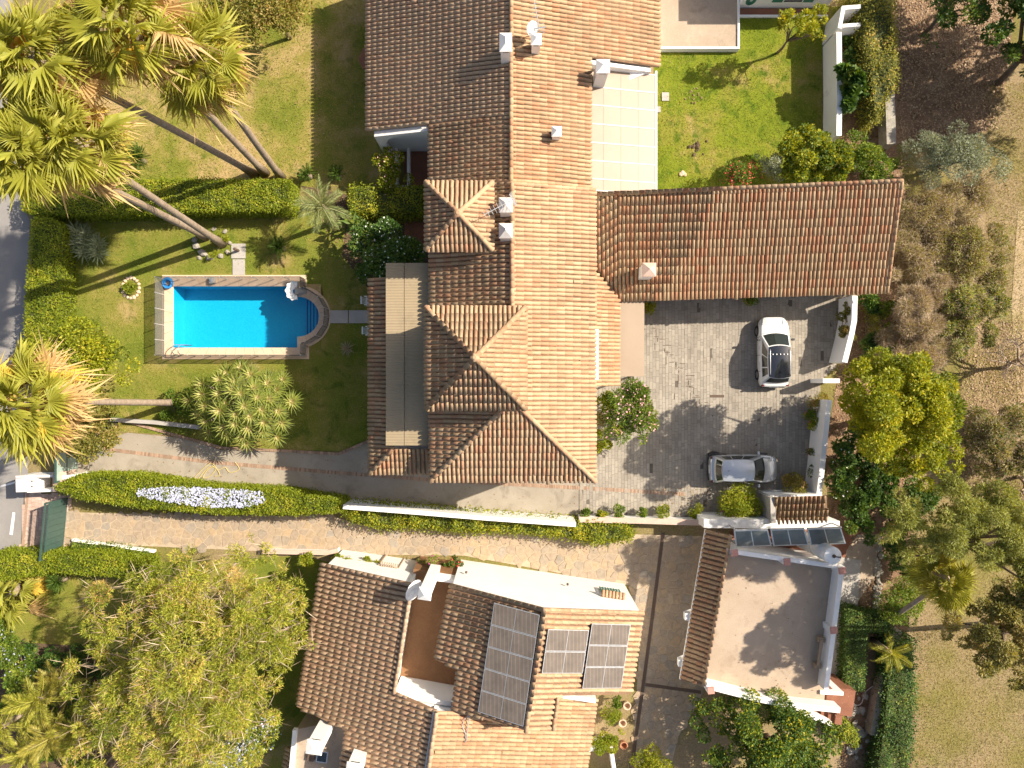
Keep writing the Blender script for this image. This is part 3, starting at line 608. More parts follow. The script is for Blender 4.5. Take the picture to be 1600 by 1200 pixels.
# the open arch of the garden porch
N_ = 14; y0, y1 = 13.55, 13.85; mb = MB(); xs = [-7.1 + 3.25 * i / N_ for i in range(N_ + 1)]; 
def arch(x): t = (x + 5.05) / 2.05; return 2.5 + 1.35 * math.sqrt(max(0, 1 - t * t))
for i in range(N_):
    xa, xb = xs[i], xs[i + 1]; q = [(xa, arch(xa)), (xb, arch(xb)), (xb, zN(xb) - .11), (xa, zN(xa) - .11)]
    mb.add([(x, y0, z) for x, z in q] + [(x, y1, z) for x, z in q], [[0, 1, 2, 3], [7, 6, 5, 4], [0, 4, 5, 1], [3, 2, 6, 7]])
mb.prism([(-7.55, y0), (-7.102, y0), (-7.102, y1), (-7.55, y1)], 0, lambda x, y: zN(x) - .11); mb.build('arch', MT['white'], MH)
px = PX([(619, 222), (638, 222), (638, 292), (619, 292)], .6); mb = MB()
for i in range(4):
    (ax, ay), (bx, by) = px[i], px[(i + 1) % 4]; mb.box(((ax + bx) / 2, (ay + by) / 2, .3), (max(abs(bx - ax), .16), max(abs(by - ay) - .17, .16), .6 + .004 * i))
mb.build('planter_wall', MT['white'], MH)
# windows and doors of the faces turned to garden and court
for (x, y, z, w, h, rz) in ((-2.2, -4.46, .9, 1.2, 1.2, 0), (1.6, -4.46, .9, 1.2, 1.2, 0), (-2.2, -4.46, 4.0, 1.2, 1.2, 0), (1.6, -4.46, 4.0, 1.2, 1.2, 0)): opening(MH, (x, y, z), w, h, rz)
for (y, z) in ((-2.6, .05), (.2, .05), (2.8, .05)): opening(MH, (-7.06, y, z), 1.6, 2.1, -math.pi / 2, 'terrace_door', None)
for (y, z) in ((-2.6, 4.0), (-1.0, 4.0), (7.2, 4.0)): opening(MH, (3.76, y, z), 1.1, 1.2, math.pi / 2)
opening(MH, (5.61, 2.6, .05), .95, 2.05, math.pi / 2, 'door', None)
# canopy over the upper terrace: corrugated sheets on a frame
CT = thing('terrace_canopy', 'long flat beige corrugated canopy over the upper terrace beside the pyramid tower', 'canopy', (-5.3, 1.5, 6.3))
xa, xb = W(603, 0, 6.4)[0], -4.22; ya, yb = W(0, 411, 6.4)[1], W(0, 696, 6.4)[1]; xm = (xa + xb) / 2 - .15
for (u0, u1) in ((xa, xm - .01), (xm + .01, xb)):
    n = 3
    for i in range(n):
        v0 = yb + (ya - yb) * i / n; v1 = yb + (ya - yb) * (i + 1) / n - .004; m = 44
        mb = MB(); mb.grid(lambda s, t: (u0 + (u1 - u0) * s, v0 + (v1 - v0) * t, 6.42 + .008 * math.sin(t * m * math.pi) + .05 * s + .003 * i), 1, m * 2); o = mb.build('sheet', MT['canvas'], CT)
        s_ = o.modifiers.new('thickness', 'SOLIDIFY'); s_.thickness = .012
mb = MB()
for y in np.linspace(yb + .1, ya - .1, 6): mb.box(((xa + xb) / 2, y, 6.33), (xb - xa, .07, .09))
for x in (xa + .05, xb - .08): mb.box((x, (ya + yb) / 2, 6.24), (.07, ya - yb, .08))
mb.build('frame', MT['steel'], CT)
mb = MB(); [mb.box((xa + .06, y, 5.85), (.08, .08, .72)) for y in (-2.9, .0, 2.9, 5.4)]; mb.build('post', MT['steel'], CT)
# cream cover over the north-east terrace
PC = thing('terrace_cover', 'large cream ribbed polycarbonate cover next to the back lawn', 'canopy', (6, 14, 0))
zc = lambda x: 3.95 - .22 * (x - 4.2); xr = 7.95; rows = [113, 141, 169, 198, 227, 255, 283, 301]
for i in range(7):
    v0, v1 = W(0, rows[i], 3.5)[1], W(0, rows[i + 1], 3.5)[1] + .03
    for j in range(4):
        u0 = 4.0 + (xr - 4.0) * j / 4; u1 = 4.0 + (xr - 4.0) * (j + 1) / 4 - .012
        mb = MB(); mb.add([(u, v, zc(u) + d + .006 * ((i + j) % 2)) for d in (-.02, 0) for u, v in ((u0, v1), (u1, v1), (u1, v0), (u0, v0))], [[3, 2, 1, 0], [4, 5, 6, 7], [0, 1, 5, 4], [1, 2, 6, 5], [2, 3, 7, 6], [3, 0, 4, 7]]); mb.build('panel', MT['poly'], PC)
mb = MB()
for i in range(8): y = W(0, rows[i], 3.5)[1] + .015; mb.add([(u, y + s * .03, zc(u) + d) for d in (-.06, .022) for u, s in ((4.0, -1), (xr, -1), (xr, 1), (4.0, 1))], [[3, 2, 1, 0], [4, 5, 6, 7], [0, 1, 5, 4], [1, 2, 6, 5], [2, 3, 7, 6], [3, 0, 4, 7]])
mb.build('rafter', MT['offwhite'], PC)
yt, yb2 = W(0, 110, 3.2)[1], W(0, 301, 3.2)[1]
MB().box((xr + .05, (yt + yb2) / 2, 3.08), (.10, yt - yb2, .16)).build('edge_beam', MT['whitepl'], PC)
for y in np.linspace(yb2 + .1, yt - .1, 4): MB().box((xr + .05, y, 1.5), (.1, .1, 3.0)).build('post', MT['whitepl'], PC)
AW = thing('awning', 'flat cream awning slab over the court entrance beside the garage wing', 'awning', (6.7, 2.6, 2.8))
xa, ya = W(968, 466, 2.9); xb, yb = W(1007, 588, 2.9)
MB().prism([(xa, yb), (xb, yb), (xb, ya), (xa, ya)], 2.84, lambda x, y: 2.92 - .05 * (x - xa)).build('slab', MT['poly'], AW); mb = MB()
for (x, y) in ((xb - .1, yb + .1), (xb - .1, ya - .6)): mb.box((x, y, 1.42), (.1, .1, 2.84))
mb.build('post', MT['whitepl'], AW)
# ------------------------------------------------------------------ garage wing
GW = thing('garage_wing', 'single-storey garage wing with a broad red and tan tiled roof along the paved court', 'garage', (12, 8, 0))
A0, A1, B1, B0 = W3(930, 305, 4.75), W3(1408, 284, 4.75), W3(1385, 457, 2.9), W3(967, 470, 2.9)
nn = (A1 - A0).cross(B1 - A0); zf = lambda x, y: A0.z - (nn.x * (x - A0.x) + nn.y * (y - A0.y)) / nn.z
V0 = (A0.x, 6.7, zf(A0.x, 6.7)); B0 = (B0.x, B0.y, zf(B0.x, B0.y))
wr = tile_roof(GW, [A0, A1, B1, B0, V0], 'wing', .225, .47)
cap_row(GW, wr, 'wing', A0 + Vector((0, .03, .05)), A1 + Vector((0, .03, .05)), 1.35, .33)
cap_row(GW, wr, 'wing', B1 + Vector((0, 0, .03)), A1 + Vector((0, 0, .04)), 1.05, .4)
walls(GW, [(5.7, A0.y - .25), (5.7, 5.15), (20.3, 5.5), (20.3, A1.y - .3)], 0, lambda x, y: zf(x, y) - .13)
for x in (8.3, 11.6, 14.9): MB().box((x, 5.17 + .024 * (x - 5.7) - .03, 1.15), (2.5, .06, 2.25), .024).build('garage_door', MT['wood'], GW)
# ------------------------------------------------------------------ chimneys, aerials on the main roofs
def roofchim(px_, py_, ztop, w, d, zb, label, **k):
    x, y = W(px_, py_, ztop); hip = k.pop('hip', .25); return chimney((x, y, zb), w, d, ztop - hip - zb, k.pop('rz', 0), label, hip=hip, **k)
roofchim(790, 62, 7.4, .50, .82, 5.7, 'tall oblong white chimney on the north ridge of the main house', cap='white', body='white')
roofchim(838, 58, 6.8, .42, .48, 5.3, 'small white chimney with a dish and aerial beside it on the north roof', cap='white', body='white', hip=.2)
roofchim(943, 100, 5.9, .60, .60, 4.0, 'white chimney standing at the edge of the cream terrace cover', cap='white', body='white')
roofchim(870, 203, 6.1, .40, .42, 4.8, 'smallest white vent chimney on the east slope of the main roof', cap='white', body='white', hip=.2)
roofchim(790, 318, 9.4, .52, .58, 7.9, 'pinkish chimney with a television aerial beside the smaller tile pyramid', cap='offwhite')
roofchim(790, 358, 9.4, .52, .58, 7.9, 'pinkish chimney just south of the one with the aerial', cap='offwhite', hip=.34)
roofchim(1016, 420, 5.1, .62, .62, 3.3, 'pink-capped chimney alone on the garage wing roof', cap='pinkcap', body='white')
dish(W3(829, 52, 5.9), .36, (.6, -.5, .6), 'white satellite dish on the north roof beside the small white chimney', .5)
yagi(W3(838, 62, 5.7), 1.9, 1.75, 1.5, 'tall thin aerial mast beside the small white north chimney', 8)
yagi(W3(788, 326, 8.9), .8, R(208), 1.5, 'short television aerial on the pinkish chimney by the smaller pyramid', 9)
finish_tiles(MH); finish_tiles(GW)
# ------------------------------------------------------------------ neighbour's building at the top edge
NB = thing('neighbour_house', 'white neighbouring house with green shutters at the top edge', 'house', (16, 24, 0))
x0, yb = W(1153, 13); x1 = W(1298, 13)[0]
walls(NB, [(x0, yb), (x1 - .3, yb), (x1 + .2, yb + 3), (x1 + .2, 30), (x0, 30)], 0, 3.2)
MB().prism([(x0 - .3, yb - .02 + .3), (x1 + .4, yb + .28), (x1 + .4, 30.2), (x0 - .3, 30.2)], 3.2, 3.4).build('roof', MT['terra'], NB)
opening(NB, (W(1230, 0)[0], yb - .01, .7), 1.2, 1.2, 0); g_ = MB()
for k in range(5): g_.tube([(x0 + .5 + .28 * math.cos(t) * (1 - .15 * k), yb - .03, .9 + .5 * math.sin(t) * (1 - .15 * k)) for t in np.linspace(0, 2 * math.pi, 14)], .02, 5)
g_.build('grille', MT['green'], NB)
xa, ya = W(1155, 15); xb, yb_ = W(1292, 25); MB().prism([(xa, ya), (xa, yb_), (xb, yb_), (xb, ya)], 0, .12).build('porch', MT['terra'], NB)
MB().prism([(xa, yb_ - .003), (xa, yb_ - .13), (xb, yb_ - .13), (xb, yb_ - .003)], 0, .16).build('kerb', MT['white'], NB)
PT = thing('raised_patio', 'bare concrete patio with a thin white rim beside the north roof', 'patio', (11, 24, 0))
xa, ya = W(1030, -30, .35); xb, yb = W(1152, 74, .35); MB().prism([(xa, yb), (xb, yb), (xb, ya), (xa, ya)], 0, .35).build('slab', MT['terrace'], PT)
mb = MB().box(((xa + xb) / 2, yb - .06, .22), (xb - xa, .12, .44)).box((xb + .06, (ya + yb) / 2 - .06, .22), (.12, ya - yb + .12, .44)); mb.build('rim', MT['white'], PT)

# ------------------------------------------------------------------ the villa with solar panels
RA = Vector((1.6, -11.17, 0)); DA = Vector((-.147, -.989, 0)); DB = Vector((.989, -.147, 0))
def VL(a, b, z=0.0): q = RA + DA * a + DB * b; return (q.x, q.y, z)
VH = thing('solar_villa', 'white villa with solar panels on its lichen-stained tiled roof and a brown inner terrace', 'house', VL(3, -3))
zE = lambda b: 6.95 - .345 * b
zW = lambda b: 6.95 + .36 * b
zL = lambda b: 5.0 + .26 * (b + 6.9)
zR = lambda b: 5.77 - .25 * (b + 4.57)
def VP(l, zf): return [VL(a, b, zf(b)) for a, b in l]
ve = tile_roof(VH, VP([(0, 0), (0, 5.35), (4.4, 5.35), (4.45, 1.4), (6.2, 1.4), (6.15, 0)], zE), 'villa', .27, .42)
vw = tile_roof(VH, VP([(0, 0), (0, -4.87), (4.1, -5.1), (4.24, -3.85), (6.46, -3.8), (6.15, 0)], zW), 'villa', .27, .42)
vl = tile_roof(VH, VP([(.4, -12.1), (.35, -6.95), (6.15, -7.05), (6.5, -4.57), (13, -4.57), (13, -9.3), (8.9, -9.3), (8.4, -12.3)], zL), 'north', .275, .43)
vr = tile_roof(VH, VP([(6.5, -4.57), (6.46, -3.8), (6.18, 0), (6.22, 1.4), (5.5, 1.5), (5.6, 3.9), (13, 3.9), (13, -4.57)], zR), 'east', .225, .36)
cap_row(VH, ve, 'villa', VL(6.2, 0, 7.02), VL(0, 0, 7.02), 1.35); cap_row(VH, vl, 'north', VL(6.2, -6.98, 5.02), VL(.35, -6.9, 5.05), 1.2); cap_row(VH, vl, 'north', VL(13, -4.57, 5.82), VL(6.5, -4.57, 5.82), 1.3)
cap_row(VH, vw, 'villa', VL(.06, -4.87, zW(-4.87) + .04), VL(.06, 0, 6.99), 1.05); cap_row(VH, ve, 'villa', VL(.06, 5.35, zE(5.35) + .04), VL(.06, 0, 6.99), 1.05)
cap_row(VH, vl, 'north', VL(.46, -12.1, zL(-12.1) + .04), VL(.42, -6.95, 5.03), 1.05); cap_row(VH, ve, 'villa', VL(6.15, 1.38, zE(1.38) + .05), VL(4.5, 1.38, zE(1.38) + .05), 1.1)
bxy = lambda l: [VL(a, b)[:2] for a, b in l]
def vb(x, y): return (Vector((x, y, 0)) - RA).dot(DB)
walls(VH, bxy([(.06, -4.75), (.06, 0), (.06, 5.2), (4.25, 5.2), (4.3, 1.3), (6, 1.3), (6, 0), (6, -3.6), (4.3, -3.6), (4.05, -4.75)]), 0, lambda x, y: 6.83 - .36 * abs(vb(x, y)))
walls(VH, bxy([(.5, -11.8), (.5, -7.15), (8.2, -7.2), (8.2, -11.8)]), 0, lambda x, y: zL(vb(x, y)) - .12)
walls(VH, bxy([(6.6, -7.14), (6.6, -4.8), (12.8, -4.8), (12.8, -9.1), (8.9, -9.1), (8.9, -7.14)]), 0, lambda x, y: min(zL(vb(x, y)), 5.0) - .12)
walls(VH, bxy([(6.6, -4.78), (6.6, -.1), (6.3, -.1), (6.3, 3.6), (12.8, 3.6), (12.8, -4.78)]), 0, lambda x, y: zR(vb(x, y)) - .13)
MB().prism(bxy([(.2, -7.14), (.2, -4.77), (4.05, -4.77), (4.3, -3.62), (6.3, -3.62), (6.3, -7.14)]), 0, 2.9).build('terrace_floor', MT['brownfloor'], VH)
mb = MB(); mb.prism(bxy([(6.2, -6.95), (6.3, -3.64), (6.55, -3.64), (6.45, -6.95)]), 2.9, 4.88); mb.prism(bxy([(.45, -7.13), (.45, -6.96), (6.19, -7.02), (6.19, -7.13)]), 2.9, 4.85); mb.prism(bxy([(.2, -6.3), (.2, -4.78), (.42, -4.78), (.42, -6.3)]), 2.9, 3.75); mb.build('terrace_wall', MT['white'], VH)
MB().prism(bxy([(5.28, 1.55), (5.28, 3.75), (5.52, 3.75), (5.52, 1.55)]), 0, 4.25).build('parapet', MT['white'], VH)
# window with green grille under a little tiled hood on the sunlit gable wall, round lamp, wall vent
wc = VL(.03, 4.05, 0); ang = math.atan2(DB.y, DB.x)
win = opening(VH, (VL(.03, 4.0)[0], VL(.03, 4.0)[1], 1.9), 1.15, .95, ang, 'window', None)
mb = MB()
for i in range(8):
    for z in (2.15, 2.6): pass
    q = VL(-.07, 3.45 + .157 * i, 0); mb.box((q[0], q[1], 2.38), (.05, .05, .95), ang)
for z in (2.0, 2.35, 2.7): q = VL(-.07, 4.0); mb.box((q[0], q[1], z), (1.2, .04, .04), ang)
mb.build('grille', MT['green'], win)
for i in range(7):
    q = Vector(VL(.02, 3.45 + .19 * i, 3.35)); U = DB; V_ = (DA + Vector((0, 0, .45))).normalized(); N = U.cross(V_); N = -N if N.z < 0 else N
    add_tile(VH, win, 'villa', q - V_ * .34, U, V_, N, .34, 1.0)
for b_, z, rr in ((4.7, 2.75, .09), (1.55, 2.4, .07), (-4.2, 3.0, .07)):
    q = VL(-.08, b_); MB().lathe((q[0], q[1], z), [(rr * .4, -.1), (rr, -.03), (rr, .05), (rr * .3, .12)], 10).build('wall_lamp', MT['rust'], VH)
chimney((*W(663, 930, 7.2)[:2], 2.9), .55, .5, 4.1, ang, 'tall white chimney beside the brown inner terrace', cap='white', body='white', hip=.25)
chimney((*W(489, 1172, 6.1)[:2], 3.3), .72, .62, 2.55, ang, 'white chimney on the dark flat deck at the bottom edge, left one', cap='white', body='white', hip=.2)
chimney((*W(552, 1206, 6.1)[:2], 3.6), .72, .62, 2.35, ang, 'white chimney cut by the bottom edge, right of the other deck chimney', cap='white', body='white', hip=.2)
dish(W3(647, 914, 5.0), .58, (.7, -.25, .45), 'large white satellite dish beside the tall white chimney', .75)
# flat deck with skylight
dk = [W(463, 1140, 3.3), W(520, 1128, 3.3), W(566, 1160, 3.3), W(560, 1250, 3.3), W(452, 1250, 3.3)]
MB().prism(dk, 0, 3.3).build('deck', MT['terrace'], VH); mb = MB()
(ax, ay), (bx, by) = W(461, 1140, 3.5), W(451, 1250, 3.5); d_ = Vector((bx - ax, by - ay, 0)); mb.box(((ax + bx) / 2, (ay + by) / 2, 3.42), (.22, d_.length, .3), math.atan2(d_.y, d_.x) - math.pi / 2)
(ax, ay), (bx, by) = W(570, 1172, 4.0), W(640, 1196, 4.0); d_ = Vector((bx - ax, by - ay, 0)); mb.box(((ax + bx) / 2, (ay + by) / 2, 3.75), (d_.length, .5, .8), math.atan2(d_.y, d_.x)); mb.build('parapet', MT['white'], VH)
sk = MB().box((*W(503, 1183, 3.5), 3.40), (.62, .62, .2), ang).build('skylight', MT['alu'], VH); MB().box((*W(503, 1183, 3.5), 3.505), (.5, .5, .02), ang).build('pane', MT['glass'], sk)
MB().box((*W(486, 1182, 3.5), 3.42), (.36, .5, .24), ang).build('vent_box', MT['rust'], VH)
vs = tile_roof(VH, [(*W(450, 1165, 2.9), 3.0), (*W(430, 1260, 2.9), 2.7), (*W(445, 1262, 3.0), 3.1), (*W(460, 1168, 3.0), 3.3)], 'north', .25, .4)
finish_tiles(VH)
# solar arrays lying on the villa roof
def solar(label, a0, a1, b0, b1, rows, cols, zf, lift=.16, split='row'):
    t = thing('solar_array', label, 'solar panels', VL((a0 + a1) / 2, (b0 + b1) / 2, zf((b0 + b1) / 2)), 'solar panels on the villa roof'); off = root_loc(t)
    for i in range(rows):
        for j in range(cols):
            p0, p1 = a0 + (a1 - a0) * i / rows + .012, a0 + (a1 - a0) * (i + 1) / rows - .012; q0, q1 = b0 + (b1 - b0) * j / cols + .012, b0 + (b1 - b0) * (j + 1) / cols - .012
            def slab(mb, e, z0, z1, mid=None):
                cs = [(p0 + e, q0 + e), (p0 + e, q1 - e), (p1 - e, q1 - e), (p1 - e, q0 + e)]
                if mid: cs = [(p0 + e, mid[0]), (p0 + e, mid[1]), (p1 - e, mid[1]), (p1 - e, mid[0])]
                vs = [Vector(VL(a, b, zf(b) + lift + z)) for z in (z0, z1) for a, b in cs]; return mb.add(vs, [[0, 1, 2, 3], [7, 6, 5, 4], [4, 5, 1, 0], [5, 6, 2, 1], [6, 7, 3, 2], [7, 4, 0, 3]])
            o = slab(MB(), 0, 0, .04).build('solar_panel', MT['alu'], t); qm = (q0 + q1) / 2
            for m in ((q0 + .03, qm - .012), (qm + .012, q1 - .03)): slab(MB(), .03, .036, .044, m).build('cell_sheet', MT['solar'], o)
    mb = MB()
    for a in np.linspace(a0 + .1, a1 - .1, rows * 2): mb.tube([VL(a, b0 + .05, zf(b0) + lift - .03), VL(a, b1 - .05, zf(b1) + lift - .03)], .022, 4)
    mb.build('rail', MT['alu'], t); return t
solar('column of five solar panels on the west slope beside the villa ridge', .32, 5.95, -2.5, -.16, 5, 1, zW)
solar('block of two solar panels next to the ridge on the east slope', .98, 3.22, .35, 2.5, 2, 1, zE)
solar('block of three solar panels at the outer edge of the east slope', .62, 3.98, 2.58, 4.72, 3, 1, zE, .20)
c_ = thing('wire_loop', 'pale bent wire loop lying on the lower villa roof', 'wire', VL(7.5, -2.6, 5.5)); mb = MB()
mb.tube([W3(733, 1117, 5.6), W3(729, 1155, 5.5), W3(727, 1160, 5.45)], .025, 5); mb.tube([W3(733, 1117, 5.6), W3(725, 1124, 5.6), W3(722, 1134, 5.55), W3(727, 1146, 5.5), W3(727, 1158, 5.45)], .02, 5); mb.build('loop', MT['alu'], c_)

# ------------------------------------------------------------------ garage with a flat roof terrace
GA = thing('flat_roof_garage', 'white garage with a flat screed roof terrace and a tiled strip along its drive side', 'garage', (*W(1200, 980), 0))
fl = [W(1133, 856, 3.06), W(1310, 884, 3.06), W(1286, 1112, 3.06), W(1098, 1066, 3.06)]
MB().prism(fl, 0, 3.06, 0, 1).build('body', [MT['white'], MT['terrace']], GA)
T0, T1, E1, E0 = W3(1141, 836, 3.72), W3(1099, 1070, 3.72), W3(1064, 1062, 3.06), W3(1104, 828, 3.06)
gt = tile_roof(GA, [T0, T1, E1, E0], 'villa', .265, .36); cap_row(GA, gt, 'villa', T1 + Vector((0, 0, .04)), T0 + Vector((0, 0, .04)), 1.0)
d_ = E1 - E0; MB().box((E0 + E1) / 2 + Vector((-.02, 0, -.09)), (.10, d_.length, .16), math.atan2(d_.y, d_.x) - math.pi / 2).build('fascia', MT['white'], GA)
def wall_run(parent, name, px_pts, ztop, thick, z0, mat='white'):
    """a wall following a polyline given along its top, as one closed solid"""
    pts = [Vector((*W(a, b, ztop), 0)) for a, b in px_pts]; L = []; Rr = []
    for i, p in enumerate(pts):
        d0 = (p - pts[i - 1]).normalized() if i else None; d1 = (pts[i + 1] - p).normalized() if i < len(pts) - 1 else None
        d = ((d0 or d1) + (d1 or d0)).normalized(); n = Vector((-d.y, d.x, 0)); k = thick / 2 / max(.5, n.dot(Vector((-(d1 or d0).y, (d1 or d0).x, 0)))); L.append(p + n * k); Rr.append(p - n * k)
    n = len(pts); vs = [(q.x, q.y, z) for z in (z0, ztop) for q in L + Rr]; fs = []
    for i in range(n - 1): fs += [[i, i + 1, 2 * n + i + 1, 2 * n + i], [n + i + 1, n + i, 3 * n + i, 3 * n + i + 1], [2 * n + i, 2 * n + i + 1, 3 * n + i + 1, 3 * n + i], [i + 1, i, n + i, n + i + 1]]
    fs += [[0, 2 * n, 3 * n, n], [n - 1, 2 * n - 1, 4 * n - 1, 3 * n - 1]]
    o = MB().add(vs, fs).build(name, MT[mat], parent); bm = bmesh.new(); bm.from_mesh(o.data); bmesh.ops.recalc_face_normals(bm, faces=bm.faces); bm.to_mesh(o.data); bm.free()
    return o
wall_run(GA, 'parapet', [(1136, 861), (1312, 886)], 3.85, .24, 3.06); wall_run(GA, 'parapet', [(1316, 884), (1291, 1078)], 3.85, .26, 3.06)
wall_run(GA, 'parapet', [(1104, 1072), (1186, 1093), (1226, 1101), (1313, 1110)], 3.85, .30, 3.06)
for (a, b) in ((1148, 864), (1230, 878), (1316, 892), (1303, 985), (1111, 1079)): 
    q = W(a, b, 4.0); MB().box((*q, 3.5), (.34, .34, .88), .1).build('pillar', MT['white'], GA); MB().box((*q, 3.985), (.36, .36, .09), .1).build('pillar_cap', MT['pinkstone'], GA)
for (a, b) in ((1076, 962), (1066, 1034)):
    x, y = W(a, b, 2.7); MB().add([(x - .25, y - .2, 2.55), (x - .25, y + .2, 2.55), (x + .8, y + .2, 1.7), (x + .8, y - .2, 1.7), (x - .25, y - .2, 2.93), (x - .25, y + .2, 2.93), (x + .8, y + .2, 2.93), (x + .8, y - .2, 2.93)], [[3, 2, 1, 0], [4, 5, 6, 7], [0, 1, 5, 4], [1, 2, 6, 5], [2, 3, 7, 6], [3, 0, 4, 7]]).build('corbel', MT['white'], GA)
finish_tiles(GA)
ST = thing('stairs', 'red tiled steps with a landing at the corner of the roof terrace', 'stairs', (*W(1300, 1105), 0))
for i in range(7):
    x, y = W(1318 - 9 * i, 1112 + 0 * i, 1.5); x, y = W(1310 - 11 * i, 1118 - 2.5 * i, 1.6 - .15 * i); MB().box((x, y, (1.7 - .17 * i) / 2), (.40, .95, 1.7 - .17 * i - .01 * i), -.15).build('step', MT['terra'], ST)
MB().box((*W(1322, 1098, 1.8), .9), (.9, 1.5, 1.8), -.15).build('landing', MT['terra'], ST)
mb = MB().box((*W(1300, 1068, 3.0), 0), (.01, .01, .01)); 
for i in range(5): MB().box((*W(1296 + 7 * i, 1088, 2.9 - .2 * i), (2.9 - .2 * i) / 2 + .9 * 0), (.3, .85, 2.9 - .2 * i), -.1).build('step', MT['terra'], ST)
wall_run(ST, 'side_wall', [(1282, 1082), (1318, 1084)], 3.2, .2, 0); wall_run(ST, 'side_wall', [(1236, 1108), (1300, 1132)], 2.0, .22, 0)
BN = thing('bench', 'narrow timber bench on two blocks beside the white parapet of the roof terrace', 'bench', (*W(1281, 1020, 3.4), 3.06))
for (a, b) in ((1284, 1000), (1278, 1041)): MB().box((*W(a, b, 3.4), 3.24), (.32, .26, .36)).build('block', MT['wood'], BN)
p, q = Vector(W3(1284, 1000, 3.47)), Vector(W3(1278, 1041, 3.47)); d_ = q - p; MB().box((p + q) / 2, (.16, d_.length, .06), math.atan2(d_.y, d_.x) - math.pi / 2).build('plank', MT['wood'], BN)
SC = thing('solar_collector', 'row of three glazed solar water collectors in white frames north of the roof terrace', 'solar collector', (*W(1230, 838), 2.4))
for i in range(3):
    p0 = W3(1146 + 57 * i, 827 - 1.3 * i, 4.1); p1 = W3(1199 + 57 * i, 825.5 - 1.3 * i, 4.1); q0 = W3(1149 + 58.5 * i, 853 - 1.6 * i, 3.4); q1 = W3(1205 + 58 * i, 851 - 1.6 * i, 3.4)
    n = (p1 - p0).cross(p0 - q0).normalized(); n = n if n.z > 0 else -n
    def sl(mb, c, a, b): vs = [v + n * a for v in c] + [v + n * b for v in c]; return mb.add(vs, [[3, 2, 1, 0], [4, 5, 6, 7], [0, 1, 5, 4], [1, 2, 6, 5], [2, 3, 7, 6], [3, 0, 4, 7]])
    pn = sl(MB(), [q0, q1, p1, p0], 0, .09).build('collector', MT['alu'], SC)
    for s0, s1 in ((.04, .485), (.515, .96)):
        c = [(q0.lerp(q1, s0)).lerp(p0.lerp(p1, s0), .06), (q0.lerp(q1, s1)).lerp(p0.lerp(p1, s1), .06), (q0.lerp(q1, s1)).lerp(p0.lerp(p1, s1), .94), (q0.lerp(q1, s0)).lerp(p0.lerp(p1, s0), .94)]; sl(MB(), c, .088, .098).build('pane', MT['collector'], pn)
mb = MB(); [mb.box((*W(a, b, 3.4), 1.7), (.06, .06, 3.3)) for a, b in ((1150, 850), (1207, 850), (1265, 848), (1318, 846), (1150, 828), (1315, 824))]; mb.build('stand', MT['steel'], SC)
TK = thing('water_tank', 'white cylindrical hot water tank beside the glazed collectors', 'tank', (*W(1302, 869, 4.6), 2.6)); x, y = W(1303, 869, 4.6); mb = MB(); mb.sm = False
mb.lathe((x, y, 2.7), [(.40, 0), (.47, .06), (.47, 1.75), (.46, 1.80), (.15, 1.9)], 20).build('vessel', MT['whitepl'], TK); MB().lathe((x, y, 4.58), [(.10, 0), (.10, .06), (.05, .08)], 10).build('cap', MT['rust'], TK)
MB().tube([(x, y, 4.64), (x + .35, y - .08, 4.62), (x + .45, y + .05, 4.2), (x + .5, y + .1, 3)], .03, 5).build('pipe', MT['dark'], TK); MB().lathe((x, y, 0), [(.5, 0), (.5, 2.69)], 12).build('plinth', MT['white'], TK)
SH = thing('tiled_lean_to', 'low lean-to with a small brown tiled roof at the court corner', 'shed', (*W(1250, 795), 0)); q = [W3(1210, 777, 2.6), W3(1292, 775, 2.6), W3(1293, 815, 2.1), W3(1212, 817, 2.1)]
tile_roof(SH, q, 'dark', .25, .42); MB().prism([(v.x, v.y) for v in q], 0, 2.0).build('wall', MT['white'], SH); MB().box((*W(1207, 797, 2.4), 1.25), (.28, 1.45, 2.5), .03).build('end_wall', MT['slab'], SH); finish_tiles(SH)

# ------------------------------------------------------------------ boundary walls and gates
def wall_thing(label, pts, h, t, mat='white', cop=None, **k):
    c = W(*pts[len(pts) // 2]); th = thing('garden_wall', label, 'wall', (*c, 0)); wall_run(th, 'wall', pts, h, t, 0, mat)
    if cop: wall_run(th, 'coping', pts, h + .06, t + .06, h + .003, cop)
    return th
wall_thing('long white rendered wall between the concrete drive and the stone drive', [(536, 792), (640, 800), (760, 810), (900, 820)], 2.0, .24)
wall_thing('white wall with pink brick coping along the court planting, right of the long white wall', [(905, 812), (1000, 814), (1094, 817)], 1.0, .26, cop='pinkcap')
wall_thing('broad white wall behind the three glazed collectors', [(1100, 818), (1200, 819), (1312, 821)], 2.2, .5)
wall_thing('wavy white wall between the court and the shady planting, under the garage eave', [(1336, 462), (1335, 500), (1331, 522), (1324, 550), (1320, 566)], 1.7, .30)
wall_thing('straight white wall beside the silver car at the right of the court', [(1296, 625), (1290, 680), (1285, 730), (1280, 772)], 1.7, .30)
wall_thing('short white cross wall under the yellow-green tree', [(1286, 595), (1312, 595)], 1.7, .26)
wall_thing('white wall at the right of the back lawn', [(1311, 50), (1312, 140), (1311, 212)], 1.75, .30)
wall_thing('white planter box wall at the top of the back lawn wall', [(1312, 44), (1318, 12), (1345, 10)], 2.0, .22); wall_thing('low white end wall below the planter box', [(1318, 40), (1345, 38)], 1.9, .2)
wall_thing('old stone wall with a mossy top beyond the ivy', [(1390, 130), (1392, 190), (1393, 225)], .9, .55, 'stone'); wall_thing('low stone kerb wall among the palms and rocks at lower right', [(1402, 985), (1392, 1040), (1378, 1090), (1368, 1150)], .7, .6, 'stone')
